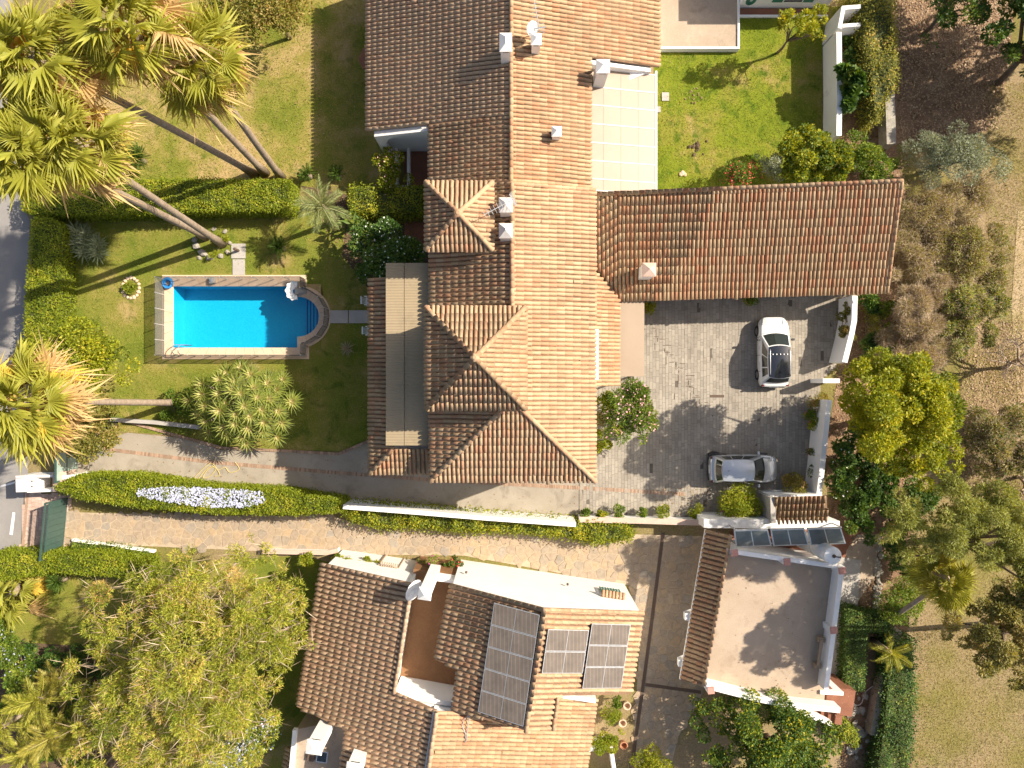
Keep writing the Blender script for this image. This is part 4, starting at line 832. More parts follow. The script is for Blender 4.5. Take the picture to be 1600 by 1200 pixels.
wall_thing('pale low wall under the yucca tree', [(172, 656), (240, 660), (310, 668)], .45, .22, 'slab'); wall_thing('thin white kerb wall along the stone drive', [(112, 844), (240, 862)], .3, .14); wall_thing('white kerb wall behind the clipped hedges at the gate', [(26, 860), (90, 862), (230, 877)], .5, .16)
wall_thing('pink topped kerb beside the lower-left garden', [(410, 862), (510, 864), (528, 860)], .45, .2, cop='pinkcap')
wall_thing('low white yard wall at the bottom beside the villa', [(918, 1172), (955, 1168), (962, 1215)], 1.2, .2)
GP = thing('gate_pier', 'white gate pier with a planter between the two driveway gates', 'gate pier', (*W(60, 755), 0))
x, y = W(32, 756, 1.6); MB().box((x, y, .8), (.55, .95, 1.6), .03).build('pier', MT['offwhite'], GP); wall_run(GP, 'wall', [(42, 744), (88, 744)], 1.3, .14, 0); wall_run(GP, 'wall', [(42, 768), (88, 766)], 1.3, .14, 0)
MB().box((*W(88, 753, 1.6), .8), (.42, 1.1, 1.6), .03).build('pier', MT['pinkcap'], GP); MB().box((*W(50, 756, 1.2), .6), (.5, .8, 1.2), .03).build('letterbox_wall', MT['white'], GP); MB().box((*W(100, 746, 1.4), .7), (1.0, .22, 1.38), .1).build('wall', MT['white'], GP)
mb = MB(); [mb.box((*W(49, b, 1.25), 1.21), (.1, .1, .03)) for b in (752, 760)]; mb.build('slot', MT['rust'], GP)
GT = thing('sheet_gate', 'pale green sheet metal gate standing across the concrete drive', 'gate', (*W(108, 725), 0))
# gate leaf seen obliquely: stands vertical, so it is its inner face the camera sees
xg, ya = W(120, 702); yb = W(0, 746)[1]
MB().box((xg, (ya + yb) / 2, .95), (.05, ya - yb, 1.9)).build('leaf', MT['gatepale'], GT); mb = MB()
for z in (.04, .95, 1.9): mb.box((xg, (ya + yb) / 2, z), (.08, ya - yb + .06, .08))
for y in (ya, yb): mb.box((xg, y, .97), (.09, .09, 1.95))
mb.build('frame', MT['gate'], GT)
GS = thing('barred_gate', 'dark green gate of boards and pickets across the stone drive', 'gate', (*W(95, 820), 0))
(xa, ya), (xb, yb) = W(106, 778), W(98, 862); d_ = Vector((xb - xa, yb - ya, 0)); L_ = d_.length; an = math.atan2(d_.y, d_.x)
for i in range(9):
    t = (i + .5) / 9; MB().box((xa + (xb - xa) * t, ya + (yb - ya) * t, .85), (L_ / 9 - .015, .04, 1.5), an).build('board', MT['gate'], GS)
mb = MB(); [mb.box(((xa + xb) / 2, (ya + yb) / 2, z), (L_, .07, .07), an) for z in (.08, 1.62, 1.98)]
[mb.box((xa + (xb - xa) * t, ya + (yb - ya) * t, 1.02), (.08, .08, 2.04), an) for t in (0, 1)]; mb.build('frame', MT['gate'], GS); mb = MB()
for i in range(40): t = (i + .5) / 40; mb.box((xa + (xb - xa) * t, ya + (yb - ya) * t, 1.85), (.022, .022, .5), an)
tag(mb.build('pickets', MT['gate'], GS), kind='stuff')
# ------------------------------------------------------------------ swimming pool
SP = thing('swimming_pool', 'blue swimming pool with a stone coping and rounded stepped end', 'swimming pool', (*W(380, 497), 0))
inner = PX([(271, 447), (462, 447), (462, 463)]) + PX([(466 + 34 * math.sin(R(a)), 495 - 32 * math.cos(R(a))) for a in range(10, 171, 10)]) + PX([(466, 527), (466, 544), (271, 544)])
# coping ring: outer outline matched vertex by vertex
def ring(inner_, d):
    out = []; n = len(inner_)
    for i in range(n):
        p, a, b = [Vector((*inner_[j % n], 0)) for j in (i, i - 1, i + 1)]; d0, d1 = (p - a).normalized(), (b - p).normalized(); n0, n1 = Vector((-d0.y, d0.x, 0)), Vector((-d1.y, d1.x, 0)); m = (n0 + n1).normalized(); k = d / max(.6, m.dot(n0)); out.append((p.x + m.x * k, p.y + m.y * k))
    return out
area = sum(inner[i][0] * inner[(i + 1) % len(inner)][1] - inner[(i + 1) % len(inner)][0] * inner[i][1] for i in range(len(inner)))
if area > 0: inner = inner[::-1]
outer_ = ring(inner, .52); n = len(inner)
def ringmesh(A, B, z0, z1, mb):
    k = len(A); vs = [(x, y, z1) for x, y in A] + [(x, y, z1) for x, y in B] + [(x, y, z0) for x, y in A] + [(x, y, z0) for x, y in B]; fs = []
    for i in range(k): j = (i + 1) % k; fs += [[i, j, k + j, k + i], [2 * k + i, 2 * k + j, j, i], [k + i, k + j, 3 * k + j, 3 * k + i]]
    return mb.add(vs, fs)
def segmented(A, B, zt, name, mat, parent, target=.55):
    """coping laid in separate stones"""
    k = len(A)
    for i in range(k):
        j = (i + 1) % k; L = math.dist(A[i], A[j]); m = max(1, int(round(L / target)))
        for s in range(m):
            f0, f1 = s / m + .006 / max(L, .1), (s + 1) / m - .006 / max(L, .1); lr = lambda P_, Q_, f: (P_[0] + (Q_[0] - P_[0]) * f, P_[1] + (Q_[1] - P_[1]) * f)
            q = [lr(A[i], A[j], f0), lr(A[i], A[j], f1), lr(B[i], B[j], f1), lr(B[i], B[j], f0)]
            MB().prism(q, zt - .06, zt + random.uniform(-.003, .003)).build(name, MT[mat], parent)
o = ringmesh(ring(inner, .02), ring(inner, .66), -.1, .035, MB()).build('deck', MT['coping'], SP)
segmented(ring(inner, -.03), outer_, .10, 'coping_stone', 'coping', SP)
og = ring(inner, .5); ym = W(0, 500)[1]
for s in (1, -1):   # lawn in the two corners beside the rounded end
    arc = sorted([p for p in og if p[0] > W(464, 0)[0] - .05 and (p[1] - ym) * s >= -.05], key=lambda p: (p[1] - ym) * s)
    ye = PHI[1] if s > 0 else PLO[1]; sheet('pool_lawn', [(PHI[0] + .0, ym)] + arc + [(arc[-1][0], ye), (PHI[0], ye)], .012, 'lawn', True)
mb = MB(); k = n; vs = [(x, y, .04) for x, y in inner] + [(x, y, -1.45) for x, y in inner]; mb.add(vs, [[i, (i + 1) % k, k + (i + 1) % k, k + i] for i in range(k)]); mb.add([(x, y, -1.45) for x, y in inner], [list(range(k))[::-1]])
bs = mb.build('basin', MT['mosaic'], SP); bm = bmesh.new(); bm.from_mesh(bs.data)
for f_ in bm.faces: pass
bmesh.ops.triangulate(bm, faces=[f_ for f_ in bm.faces if len(f_.verts) > 4]); bm.to_mesh(bs.data); bm.free()
for i, (pxl, z) in enumerate(((471, -1.15), (478, -.9), (485, -.65), (492, -.4))):
    x0 = W(pxl, 0)[0]; xs = np.linspace(x0, W(499.5, 0)[0], 9); cx, rx, ry = W(466, 0)[0], 34 * H / F, 32 * H / F; cy = W(0, 495)[1]
    up = [(x, cy + ry * math.sqrt(max(0, 1 - ((x - cx) / rx) ** 2)) - .02) for x in xs]; dn = [(x, 2 * cy - y) for x, y in up[::-1]]
    MB().prism(up + dn, -1.44, z).build('step', MT['mosaic'], SP); MB().box((x0 + .02, cy, z + .004), (.07, 2 * ry * math.sqrt(max(0, 1 - ((x0 + .06 - cx) / rx) ** 2)) - .12, .012)).build('nosing', MT['nosing'], SP)  # dark blue strip along the front edge of each step
mb = MB(); wi = ring(inner, -.001); mb.add([(x, y, -.10) for x, y in wi], [list(range(n))[::-1]]); wo = mb.build('water', MT['water'], SP); bm = bmesh.new(); bm.from_mesh(wo.data); bmesh.ops.recalc_face_normals(bm, faces=bm.faces); [f_.normal_flip() for f_ in bm.faces if f_.normal.z < 0]; bmesh.ops.triangulate(bm, faces=bm.faces[:]); bm.to_mesh(wo.data); bm.free()
# net fence on posts round the pool
FE = thing('pool_fence', 'grey net safety fence on slim posts round the blue swimming pool', 'fence', (*W(300, 432), 0))
fp = PX([(258, 437), (478, 437), (478, 453)]) + PX([(470 + 46 * math.sin(R(a)), 495 - 44 * math.cos(R(a))) for a in (18, 50, 75)]) + PX([(515, 496)]) + PX([(470 + 46 * math.sin(R(a)), 495 - 44 * math.cos(R(a))) for a in (110, 135, 160)]) + PX([(479, 538), (479, 556), (258, 556)])
run = []
for i in range(len(fp)):
    a, b = fp[i], fp[(i + 1) % len(fp)]; L = math.dist(a, b); m = max(1, int(round(L / .98)))
    for s in range(m): run.append((a[0] + (b[0] - a[0]) * s / m, a[1] + (b[1] - a[1]) * s / m))
for i in range(len(run)):
    (ax, ay), (bx, by) = run[i], run[(i + 1) % len(run)]; h = 1.15
    MB().add([(ax, ay, .03), (bx, by, .03), (bx, by, h), (ax, ay, h)], [[0, 1, 2, 3]]).build('net', MT['net'], FE)
    po = MB().tube([(ax, ay, 0), (ax, ay, h + .05)], .022, 6).build('post', MT['alu'], FE)
mb = MB()
for i in range(len(run)): mb.tube([(*run[i], 1.15), (*run[(i + 1) % len(run)], 1.15)], .016, 4)
mb.build('top_cord', MT['dark'], FE)
def torus(mb, c, R_, r_, n=28, m=8, wob=0.0, tilt=0):
    vs = []
    for i in range(n):
        a = 2 * math.pi * i / n
        for j in range(m): q = 2 * math.pi * j / m; vs.append((c[0] + (R_ + r_ * math.cos(q)) * math.cos(a) * (1 + wob * math.sin(3 * a)), c[1] + (R_ + r_ * math.cos(q)) * math.sin(a), c[2] + r_ * math.sin(q) + tilt * math.sin(a)))
    return mb.add(vs, [[i * m + j, i * m + (j + 1) % m, ((i + 1) % n) * m + (j + 1) % m, ((i + 1) % n) * m + j] for i in range(n) for j in range(m)])
x, y = W(261, 442, .2); mb = MB(); mb.sm = True
for k, (rr, zz, w) in enumerate(((.31, .15, .03), (.24, .15, .05), (.17, .15, .04), (.29, .24, .06), (.21, .24, .03), (.26, .33, .05))): torus(mb, (x + .01 * k, y - .01 * k, zz), rr, .043, wob=w, tilt=.02)
tag(mb.build('pool_hose', MT['hoseblue'], None), 'coiled blue pool hose at the corner of the coping', 'hose')
LD = thing('pool_ladder', 'chrome handrail ladder at the near left corner of the pool', 'ladder', (*W(287, 545), .1))
for s in (0, 1):
    x, y = W(279 + 9 * s, 545); mb = MB(); mb.sm = True; mb.tube([(x, y - .35, .1), (x, y - .35, .55), (x, y - .25, .75), (x, y - .1, .80), (x, y + .1, .72), (x, y + .22, .5), (x, y + .25, -.2), (x, y + .25, -1.0)], .028, 8); mb.build('rail', MT['steel'], LD)
for z in (-.35, -.6, -.85): x, y = W(283.5, 545); MB().box((x, y + .25, z), (.36, .08, .03)).build('rung', MT['steel'], LD)
# scallop shell fountain
SF = thing('shell_fountain', 'white scallop shell spout with a grey pedestal at the pool corner', 'fountain', (*W(462, 455), .1)); cx, cy = W(459, 454, .6)
mb = MB(); mb.sm = True
def shell(u, v):
    t = R(62 + 236 * u); rr = .14 + .36 * v; fl = 1 + .055 * math.cos(u * 2 * math.pi * 6) * v; return (cx + rr * fl * math.cos(t) * 1.0, cy + rr * fl * math.sin(t) * 1.15, .30 + .30 * v * v + .04 * math.cos(u * 2 * math.pi * 6) * v)
mb.grid(shell, 48, 5); o = mb.build('shell', MT['whitepl'], SF); s_ = o.modifiers.new('thickness', 'SOLIDIFY'); s_.thickness = .04
MB().add([(cx + .05, cy - .3, .1), (cx + .65, cy - .1, .1), (cx + .65, cy + .15, .1), (cx + .05, cy + .25, .1), (cx + .05, cy - .25, .55), (cx + .5, cy - .05, .3), (cx + .5, cy + .1, .3), (cx + .05, cy + .2, .55)], [[3, 2, 1, 0], [4, 5, 6, 7], [0, 1, 5, 4], [1, 2, 6, 5], [2, 3, 7, 6], [3, 0, 4, 7]]).build('pedestal', MT['slab'], SF)
x, y = W(331, 438, .3); BX = thing('skimmer_box', 'small grey filter box on the top edge of the pool coping', 'box', (x, y, .1)); MB().box((x, y, .24), (.34, .38, .28)).build('housing', MT['slab'], BX, .03); MB().lathe((x, y, .38), [(.12, 0), (.12, .03), (.04, .05)], 12).build('lid', MT['alu'], BX)
# stepping slabs, garden chairs
def slabs(label, quads, h=.06):
    t = thing('paving_slab', label, 'paving', (*W(*quads[0][0]), 0))
    for q in quads: MB().prism(PX(q), .0, h + random.uniform(0, .01)).build('slab', MT['slab'], t, .012)
slabs('pair of pale concrete slabs leading from the rounded pool end to the house', [[(516, 485), (544, 485), (544, 505), (516, 505)], [(545.5, 485), (590, 485), (590, 505), (545.5, 505)]])
slabs('two concrete slabs above the pool beside the rockery', [[(362, 381), (384, 381), (384, 404), (362, 404)], [(364, 405.5), (383, 405.5), (383, 430), (364, 430)]])
slabs('square pale slab on the back lawn, the larger one', [[(1034, 145), (1045, 145), (1045, 158), (1034, 158)]]); slabs('small pale slab touching the terrace cover edge', [[(1026, 167), (1032, 167), (1032, 176), (1026, 176)]])
tag(MB().lathe((*W(373, 392), .05), [(.09, 0), (.07, .5), (.1, .55), (.03, .6)], 10).build('garden_tap', MT['rust']), 'small dark standpipe on the upper concrete slab above the pool', 'tap')
def chair(px_, py_, label):
    x, y = W(px_, py_, .5); t = thing('garden_chair', label, 'chair', (x, y, 0), 'white plastic garden chairs', 0)
    b = MB(); b.box((x, y, .42), (.46, .46, .03)); b.build('seat', MT['whitepl'], t, .01)
    for i in range(5): MB().add([(x - .22 - .16 * k + .0, y - .2 + .08 * i + j * .05, .43 + .42 * k) for k in (0, 1) for j in (0, 1)] + [(x - .245 - .16 * k, y - .2 + .08 * i + j * .05, .43 + .42 * k) for k in (0, 1) for j in (0, 1)], [[0, 1, 3, 2], [4, 6, 7, 5], [0, 2, 6, 4], [1, 5, 7, 3]]).build('slat', MT['whitepl'], t)
    MB().box((x - .40, y, .87), (.07, .46, .09)).build('top_rail', MT['whitepl'], t, .01)
    for s in (-1, 1): MB().box((x - .05, y + s * .25, .64), (.46, .06, .03)).build('armrest', MT['whitepl'], t)
    for a in (-1, 1):
        for s in (-1, 1): MB().box((x + a * .2, y + s * .25, .315), (.05, .05, .63)).build('leg', MT['whitepl'], t)
chair(577, 470, 'white plastic chair above the slab path, half under the lean-to tiles'); chair(579, 517, 'white plastic chair below the slab path, half under the lean-to tiles')
tag(MB().box((*W(1120, 619), .033), (.86, .16, .012)).build('drain_grate', MT['rust']), 'long dark drain grate in the middle of the court', 'drain')
def hose(label, pts, r_, mat, z=.05):
    P_ = [Vector((*W(a, b), z)) for a, b in pts]; fine = []
    for i in range(len(P_) - 1):
        p0, p1, p2, p3 = P_[max(i - 1, 0)], P_[i], P_[i + 1], P_[min(i + 2, len(P_) - 1)]
        for s in range(6): t = s / 6; fine.append(.5 * ((2 * p1) + (p2 - p0) * t + (2 * p0 - 5 * p1 + 4 * p2 - p3) * t * t + (3 * p1 - p0 - 3 * p2 + p3) * t ** 3))
    tag(MB().tube(fine + [P_[-1]], r_, 5).build('garden_hose', MT[mat]), label, 'hose')
hose('tangled yellow hose lying on the concrete drive below the yucca', [(368, 722), (374, 733), (360, 738), (352, 730), (342, 734), (332, 728), (320, 736), (310, 748), (305, 746), (318, 732), (330, 724), (338, 732), (328, 744), (318, 746), (325, 734), (336, 730), (344, 742), (336, 744)], .025, 'hoseyel')
hose('pale hose running past the roof terrace to the rocks', [(1312, 965), (1320, 985), (1318, 1010), (1312, 1040), (1318, 1060), (1325, 1085), (1335, 1100), (1345, 1098), (1352, 1080), (1372, 1066)], .025, 'offwhite', .06)
# ------------------------------------------------------------------ cars
def car(label, px_, py_, head, L, Wd, Hh, paint, roofm, suv):
    """built nose towards +x, then turned; body is one lofted shell, greenhouse, glass, wheels, lamps and mirrors are parts"""
    x0, y0 = W(px_, py_, .8); t = thing('parked_car', label, 'car', (x0, y0, .03), None, head); hl, hw = L / 2, Wd / 2
    def put(mb, name, mat, par=None, sub=0, bev=0):
        o = link(name, mb.mesh(name, mat), par or t)
        if sub: m = o.modifiers.new('round', 'SUBSURF'); m.levels = sub; m.render_levels = sub
        if bev: m = o.modifiers.new('bevel', 'BEVEL'); m.width = bev; m.segments = 2
        return o
    belt = .98 if suv else .93; hood = .98 if suv else .86
    st = [(-hl, .70, .42, belt - .20), (-hl + .06, .86, .30, belt - .08), (-hl + .28, .95, .24, belt), (-hl + .8, 1.0, .22, belt + .01), (-.3, 1.0, .21, belt), (.5, 1.0, .21, belt - .01), (hl * .42, .995, .22, hood + .02), (hl * .62, .985, .24, hood), (hl - .42, .95, .25, hood - .07), (hl - .16, .84, .28, hood - .17), (hl - .03, .68, .34, hood - .28), (hl, .52, .42, hood - .38)]
    prof = lambda w, zb, zt: [(0, zt), (.55 * w, zt - .008), (.86 * w, zt - .035), (.965 * w, zt - .12), (w, zt - .28), (w * .995, (zb + zt) / 2 - .06), (.965 * w, zb + .06), (.85 * w, zb), (0, zb)]
    vs = []; m = 16
    for x, w, zb, zt in st:
        h = prof(w * hw, zb, zt); vs += [(x, y, z) for y, z in h] + [(x, -y, z) for y, z in h[-2:0:-1]]
    fs = [[i * m + j, (i + 1) * m + j, (i + 1) * m + (j + 1) % m, i * m + (j + 1) % m] for i in range(len(st) - 1) for j in range(m)] + [list(range(m)), list(range((len(st) - 1) * m, len(st) * m))[::-1]]
    mb = MB().add(vs, fs); mb.sm = True; put(mb, 'body', MT[paint], None, 2)
    # greenhouse
    bf, br = (hl * .46, -hl + .30) if suv else (hl * .50, -hl + .30); tf, tr = (hl * .12, -hl + (.62 if suv else .68)) if suv else (hl * .14, -hl + .62); wb, wtp = hw * .90, hw * .70; zt = Hh
    zb = belt - .03
    def cabin(u, v):   # u along the car 0 rear..1 front at height v
        x = (br + (tr - br) * v) * (1 - u) + (bf + (tf - bf) * v) * u; return x, wb + (wtp - wb) * v, zb + (zt - .06 - zb) * v
    def bow(y, w): return 1 - (y / w) ** 2
    def front(u, v, e=0): yy = -1 + 2 * u; x, w, z = cabin(1, v); return (x + .16 * bow(yy, 1) * (1 - .4 * v) + e, yy * w, z + e * .7)
    def rear(u, v, e=0): yy = 1 - 2 * u; x, w, z = cabin(0, v); return (x - .10 * bow(yy, 1) - e, yy * w, z + e * .5)
    def side(s, u, v, e=0): x, w, z = cabin(u, v); return (x, s * (w + e + .03 * math.sin(math.pi * u)), z)
    def roof(u, v, e=0):
        yy = -1 + 2 * v; xr, w, z = cabin(0, 1); xf = cabin(1, 1)[0]; xr2, xf2 = xr - .10 * bow(yy, 1), xf + .16 * .6 * bow(yy, 1); return (xr2 + (xf2 - xr2) * u, yy * (w + .03 * math.sin(math.pi * u)), z + .075 * bow(yy, 1) * (1 - .35 * (2 * u - 1) ** 2) + .02 * math.sin(math.pi * u) + e)
    mb = MB(); mb.sm = True; mb.grid(lambda u, v: front(u, v), 8, 4); mb.grid(lambda u, v: rear(u, v), 8, 4); mb.grid(lambda u, v: side(1, 1 - u, v), 8, 4); mb.grid(lambda u, v: side(-1, u, v), 8, 4); put(mb, 'cabin', MT[paint])
    mb = MB(); mb.sm = True; mb.grid(lambda u, v: roof(u, v), 10, 8); put(mb, 'roof', MT[roofm])
    mb = MB(); mb.sm = True; mb.grid(lambda u, v: front(.05 + .90 * u, .04 + .90 * v, .012), 8, 5); put(mb, 'windscreen', MT['glass'])
    mb = MB(); mb.sm = True; mb.grid(lambda u, v: rear(.07 + .86 * u, .22 + .70 * v, .012), 8, 4); put(mb, 'rear_window', MT['glass'])
    for s in (1, -1):
        for a, b in ((.10, .30), (.33, .60), (.63, .93)):
            mb = MB(); mb.sm = True; mb.grid(lambda u, v: side(s, a + (b - a) * (u if s < 0 else 1 - u) - (0 if b < .9 else .10 * v * (u if s < 0 else 1 - u)), .12 + .76 * v, .012), 4, 3); put(mb, 'side_window', MT['glass'])
        mb = MB(); mb.box((cabin(1, .2)[0] - .10, s * (hw + .10), belt + .02), (.13, .20, .13)); put(mb, 'wing_mirror', MT['dark' if suv else paint], None, 0, .03)
        for xw in (hl - .82, -hl + .76):
            wm = MB(); N = 24; ry = hw - .11
            prof2 = [(.20, -.11), (.31, -.11), (.335, -.07), (.335, .07), (.31, .11), (.20, .11)]
            vs = [(xw + r_ * math.cos(2 * math.pi * j / N), s * ry + q, .335 + r_ * math.sin(2 * math.pi * j / N)) for r_, q in prof2 for j in range(N)]
            wm.add(vs, [[i * N + j, i * N + (j + 1) % N, (i + 1) * N + (j + 1) % N, (i + 1) * N + j] for i in range(len(prof2) - 1) for j in range(N)]); wh = put(wm, 'wheel', MT['tyre'])
            rm = MB(); yo = s * (ry + .105)
            for k in range(5): a = 2 * math.pi * k / 5; rm.add([(xw + rr * math.cos(a + d), yo, .335 + rr * math.sin(a + d)) for rr, d in ((.05, -.6), (.21, -.14), (.21, .14), (.05, .6))], [[0, 1, 2, 3] if s < 0 else [3, 2, 1, 0]])
            rm.tube([(xw, s * (ry - .08), .335), (xw, yo - s * .005, .335)], .20, 16); put(rm, 'rim', MT['rim'], wh)
        xh = hl - .30; mb = MB(); mb.sm = True; mb.grid(lambda u, v: (xh - .18 + .36 * u, s * (hw * (.50 + .33 * v) - .10 * u * v), hood - .065 - .17 * u * u - .03 * v + .012), 5, 3); put(mb, 'headlight', MT['lampclear'])
        mb = MB(); mb.box((-hl + .10, s * hw * .80, belt - .18), (.10, .16, .22)); put(mb, 'tail_light', MT['lampred'], None, 0, .04)
        if suv: mb = MB(); mb.sm = True; mb.tube([(tr + .1, s * wtp * .90, zt + .0), (tr + .2, s * wtp * .92, zt + .05), (tf - .25, s * wtp * .92, zt + .05), (tf - .12, s * wtp * .90, zt)], .02, 6); put(mb, 'roof_rail', MT['alu'])
        for xd in (.25, -.65): mb = MB(); mb.box((xd, s * (hw - .005), belt - .17), (.18, .03, .03)); put(mb, 'door_handle', MT[paint])
    for xs_, z0_, z1_ in ((hl * .42 + .02, .35, hood - .06), (-.18, .32, belt - .06), (-hl + .95, .34, belt - .06)):
        for s in (1, -1): mb = MB(); mb.box((xs_, s * (hw - .004), (z0_ + z1_) / 2), (.022, .02, z1_ - z0_)); put(mb, 'door_seam', MT['dark'])
    mb = MB(); mb.sm = True; mb.grid(lambda u, v: (hl * .46 + .20 + .02 * v - .10 * (2 * u - 1) ** 2, (2 * u - 1) * hw * .80, hood + .016 - .03 * (2 * u - 1) ** 2), 8, 1); put(mb, 'bonnet_seam', MT['dark'])
    mb = MB(); mb.grid(lambda u, v: (hl - .012 - .05 * abs(2 * u - 1), (2 * u - 1) * hw * .5, .40 + .16 * v), 6, 1); put(mb, 'grille', MT['dark'])
    mb = MB(); mb.box((-hl + .03, 0, .40), (.12, Wd * .80, .16)); put(mb, 'rear_bumper', MT['dark'], None, 0, .03); mb = MB(); mb.box((-hl - .0, 0, .62), (.04, .50, .11)); put(mb, 'number_plate', MT['whitepl'])
    for s in (-1, 1): mb = MB(); mb.tube([(cabin(1, .03)[0] + .14, s * .08, zb + .06), (cabin(1, .12)[0] + .10, s * .08 + .52, zb + .11)], .012, 4); put(mb, 'wiper', MT['dark'])
    mb = MB(); mb.add([(tr + .35, 0, zt + .05), (tr + .22, .025, zt + .05), (tr + .22, -.025, zt + .05), (tr + .2, 0, zt + .14)], [[0, 1, 3], [0, 3, 2], [1, 2, 3]]); put(mb, 'antenna', MT['dark'])
    if suv:
        for i in range(5): mb = MB(); mb.box((tf - .42, -wtp * .66 + wtp * .33 * i, zt + .035 + .03 * (1 - abs(i - 2) / 2)), (.07, .05, .03)); put(mb, 'roof_stud', MT['alu'])
    return t
car('white off-road car with a black roof, parked nose up under the garage eave', 1210, 550, R(90.5), 4.15, 1.80, 1.62, 'carwhite', 'carblack', True)
car('silver hatchback parked crosswise beside the round yellow-green shrub', 1163, 733, R(0.5), 4.05, 1.72, 1.47, 'carsilver', 'carsilver', False)
bb = MB(); bb.sm = True; x, y = W(1117, 711, .3); bb.lathe((x, y, .03), [(.30, 0), (.36, .10), (.30, .22), (.12, .30)], 7, sx=1.15, sy=.62); tag(bb.build('black_bag', MT['dark']), 'black shape lying on the court at the tail of the silver hatchback', 'bag')  # unidentified low black solid by the car's tail
# ------------------------------------------------------------------ vegetation
def unit(A): return A / np.maximum(np.linalg.norm(A, axis=1, keepdims=True), 1e-9)
def leaf_quads(C, D, L, asp, flat=.6):
    n = len(C); D = unit(D); U = rng.normal(0, 1, (n, 3)) * (1 - flat); U[:, 2] += flat; S = np.cross(U, D); S = unit(S)
    L = np.asarray(L)[:, None]; Wd = L * asp
    V = np.stack([C, C + D * L * .45 + S * Wd / 2, C + D * L, C + D * L * .45 - S * Wd / 2], 1).reshape(-1, 3)
    return V, np.arange(n * 4).reshape(-1, 4)
def rand_unit(n, zmin=-1.0):
    z = rng.uniform(zmin, 1, n); t = rng.uniform(0, 2 * np.pi, n); r = np.sqrt(np.maximum(0, 1 - z * z)); return np.stack([r * np.cos(t), r * np.sin(t), z], 1)
def leaf_cloud(clumps, n, size, asp, zmin=-.5, out=.6, up=.15, flat=.68, shell=.62, spread=.32, droop=0.0):
    """leaves through the outer volume of many small clumps; tint varies by clump and by leaf"""
    C = np.array([c[:3] for c in clumps]); Rr = np.array([c[3:6] for c in clumps]); w = Rr.prod(1) ** (2 / 3); idx = rng.choice(len(C), n, p=w / w.sum())
    d = rand_unit(n, zmin); rad = shell + (1.06 - shell) * rng.random(n) ** .6; P = C[idx] + d * Rr[idx] * rad[:, None]
    D = d * out + rng.normal(0, .6, (n, 3)); D[:, 2] += up - droop
    ct = rng.normal(.5, spread * .5, len(C)); T = np.clip(ct[idx] + rng.normal(0, spread * .6, n), 0, 1)
    V, Q = leaf_quads(P, D, size * rng.uniform(.65, 1.35, n), asp, flat); return V, Q, np.repeat(T, 4)
def blob_clumps(blobs, k, cr, zmin=-.25):
    """blobs: (px, py, radius px, z centre, vertical radius) -> many overlapping clumps on and inside each blob"""
    out = []; tot = sum(b[2] ** 2 for b in blobs)
    for (px_, py_, rp, zc_, rz) in blobs:
        x, y = W(px_, py_, zc_); r = rp * (H - zc_) / F; m = max(3, int(round(k * rp ** 2 / tot)))
        d = rand_unit(m, zmin)
        for i in range(m):
            s = random.uniform(.45, .86) ; q = cr * random.uniform(.65, 1.3) * r
            out.append((x + d[i, 0] * r * s, y + d[i, 1] * r * s, max(q * .5, zc_ + d[i, 2] * rz * s), q, q, q * random.uniform(.6, .95)))
    return out
def limbs(base, clumps, r0, n=9, split=.4):
    b = Vector(base); c = Vector(np.mean([q[:3] for q in clumps], axis=0)); f = b.lerp(c, split); f.z = b.z + (c.z - b.z) * max(split, .35)
    mb = MB(); mb.sm = True; mb.tube([b - Vector((0, 0, .1)), b.lerp(f, .5) + Vector((random.uniform(-.1, .1), random.uniform(-.1, .1), 0)), f], [r0, r0 * .8, r0 * .7], 8)
    for q in random.sample(clumps, min(n, len(clumps))):
        e = Vector(q[:3]); m = f.lerp(e, .5) + Vector((random.uniform(-.2, .2), random.uniform(-.2, .2), .1 * (e - f).length)); mb.tube([f - Vector((0, 0, r0 * .3)), m, e], [r0 * .55, r0 * .32, r0 * .1], 6)
    return mb
def tree(kind, label, cat, blobs, leaf, n, size, asp=.5, k=34, cr=.30, base=None, r0=.14, bark='bark', group=None, flowers=None, extra=None, nl=9, **kw):
    cl = blob_clumps(blobs, k, cr); x, y = base if base else W(blobs[0][0], blobs[0][1], blobs[0][3]); t = thing(kind, label, cat, (x, y, 0), group); off = np.array([x, y, 0])
    limbs((x, y, 0), cl, r0, nl).build('trunk', MT[bark], t)
    V, Q, T = leaf_cloud(cl, n, size, asp, **kw); link('crown', fast('crown', V - off, Q, MT[leaf], T), t)
    if extra:
        for (m2, n2, s2, a2) in extra: V, Q, T = leaf_cloud(cl, n2, s2, a2, shell=.75, **{k_: v for k_, v in kw.items() if k_ != 'shell'}); link('twigs' if 'dry' in m2 else 'leaves', fast('leaves', V - off, Q, MT[m2], T), t)
    if flowers: 
        m2, n2, s2 = flowers; V, Q, T = leaf_cloud(cl, n2, s2, .9, zmin=.1, shell=.98, up=.5, flat=.9); V[:, 2] += .05; tag(link('flowers', fast('flowers', V - off, Q, MT[m2]), t), kind='stuff')
    return t
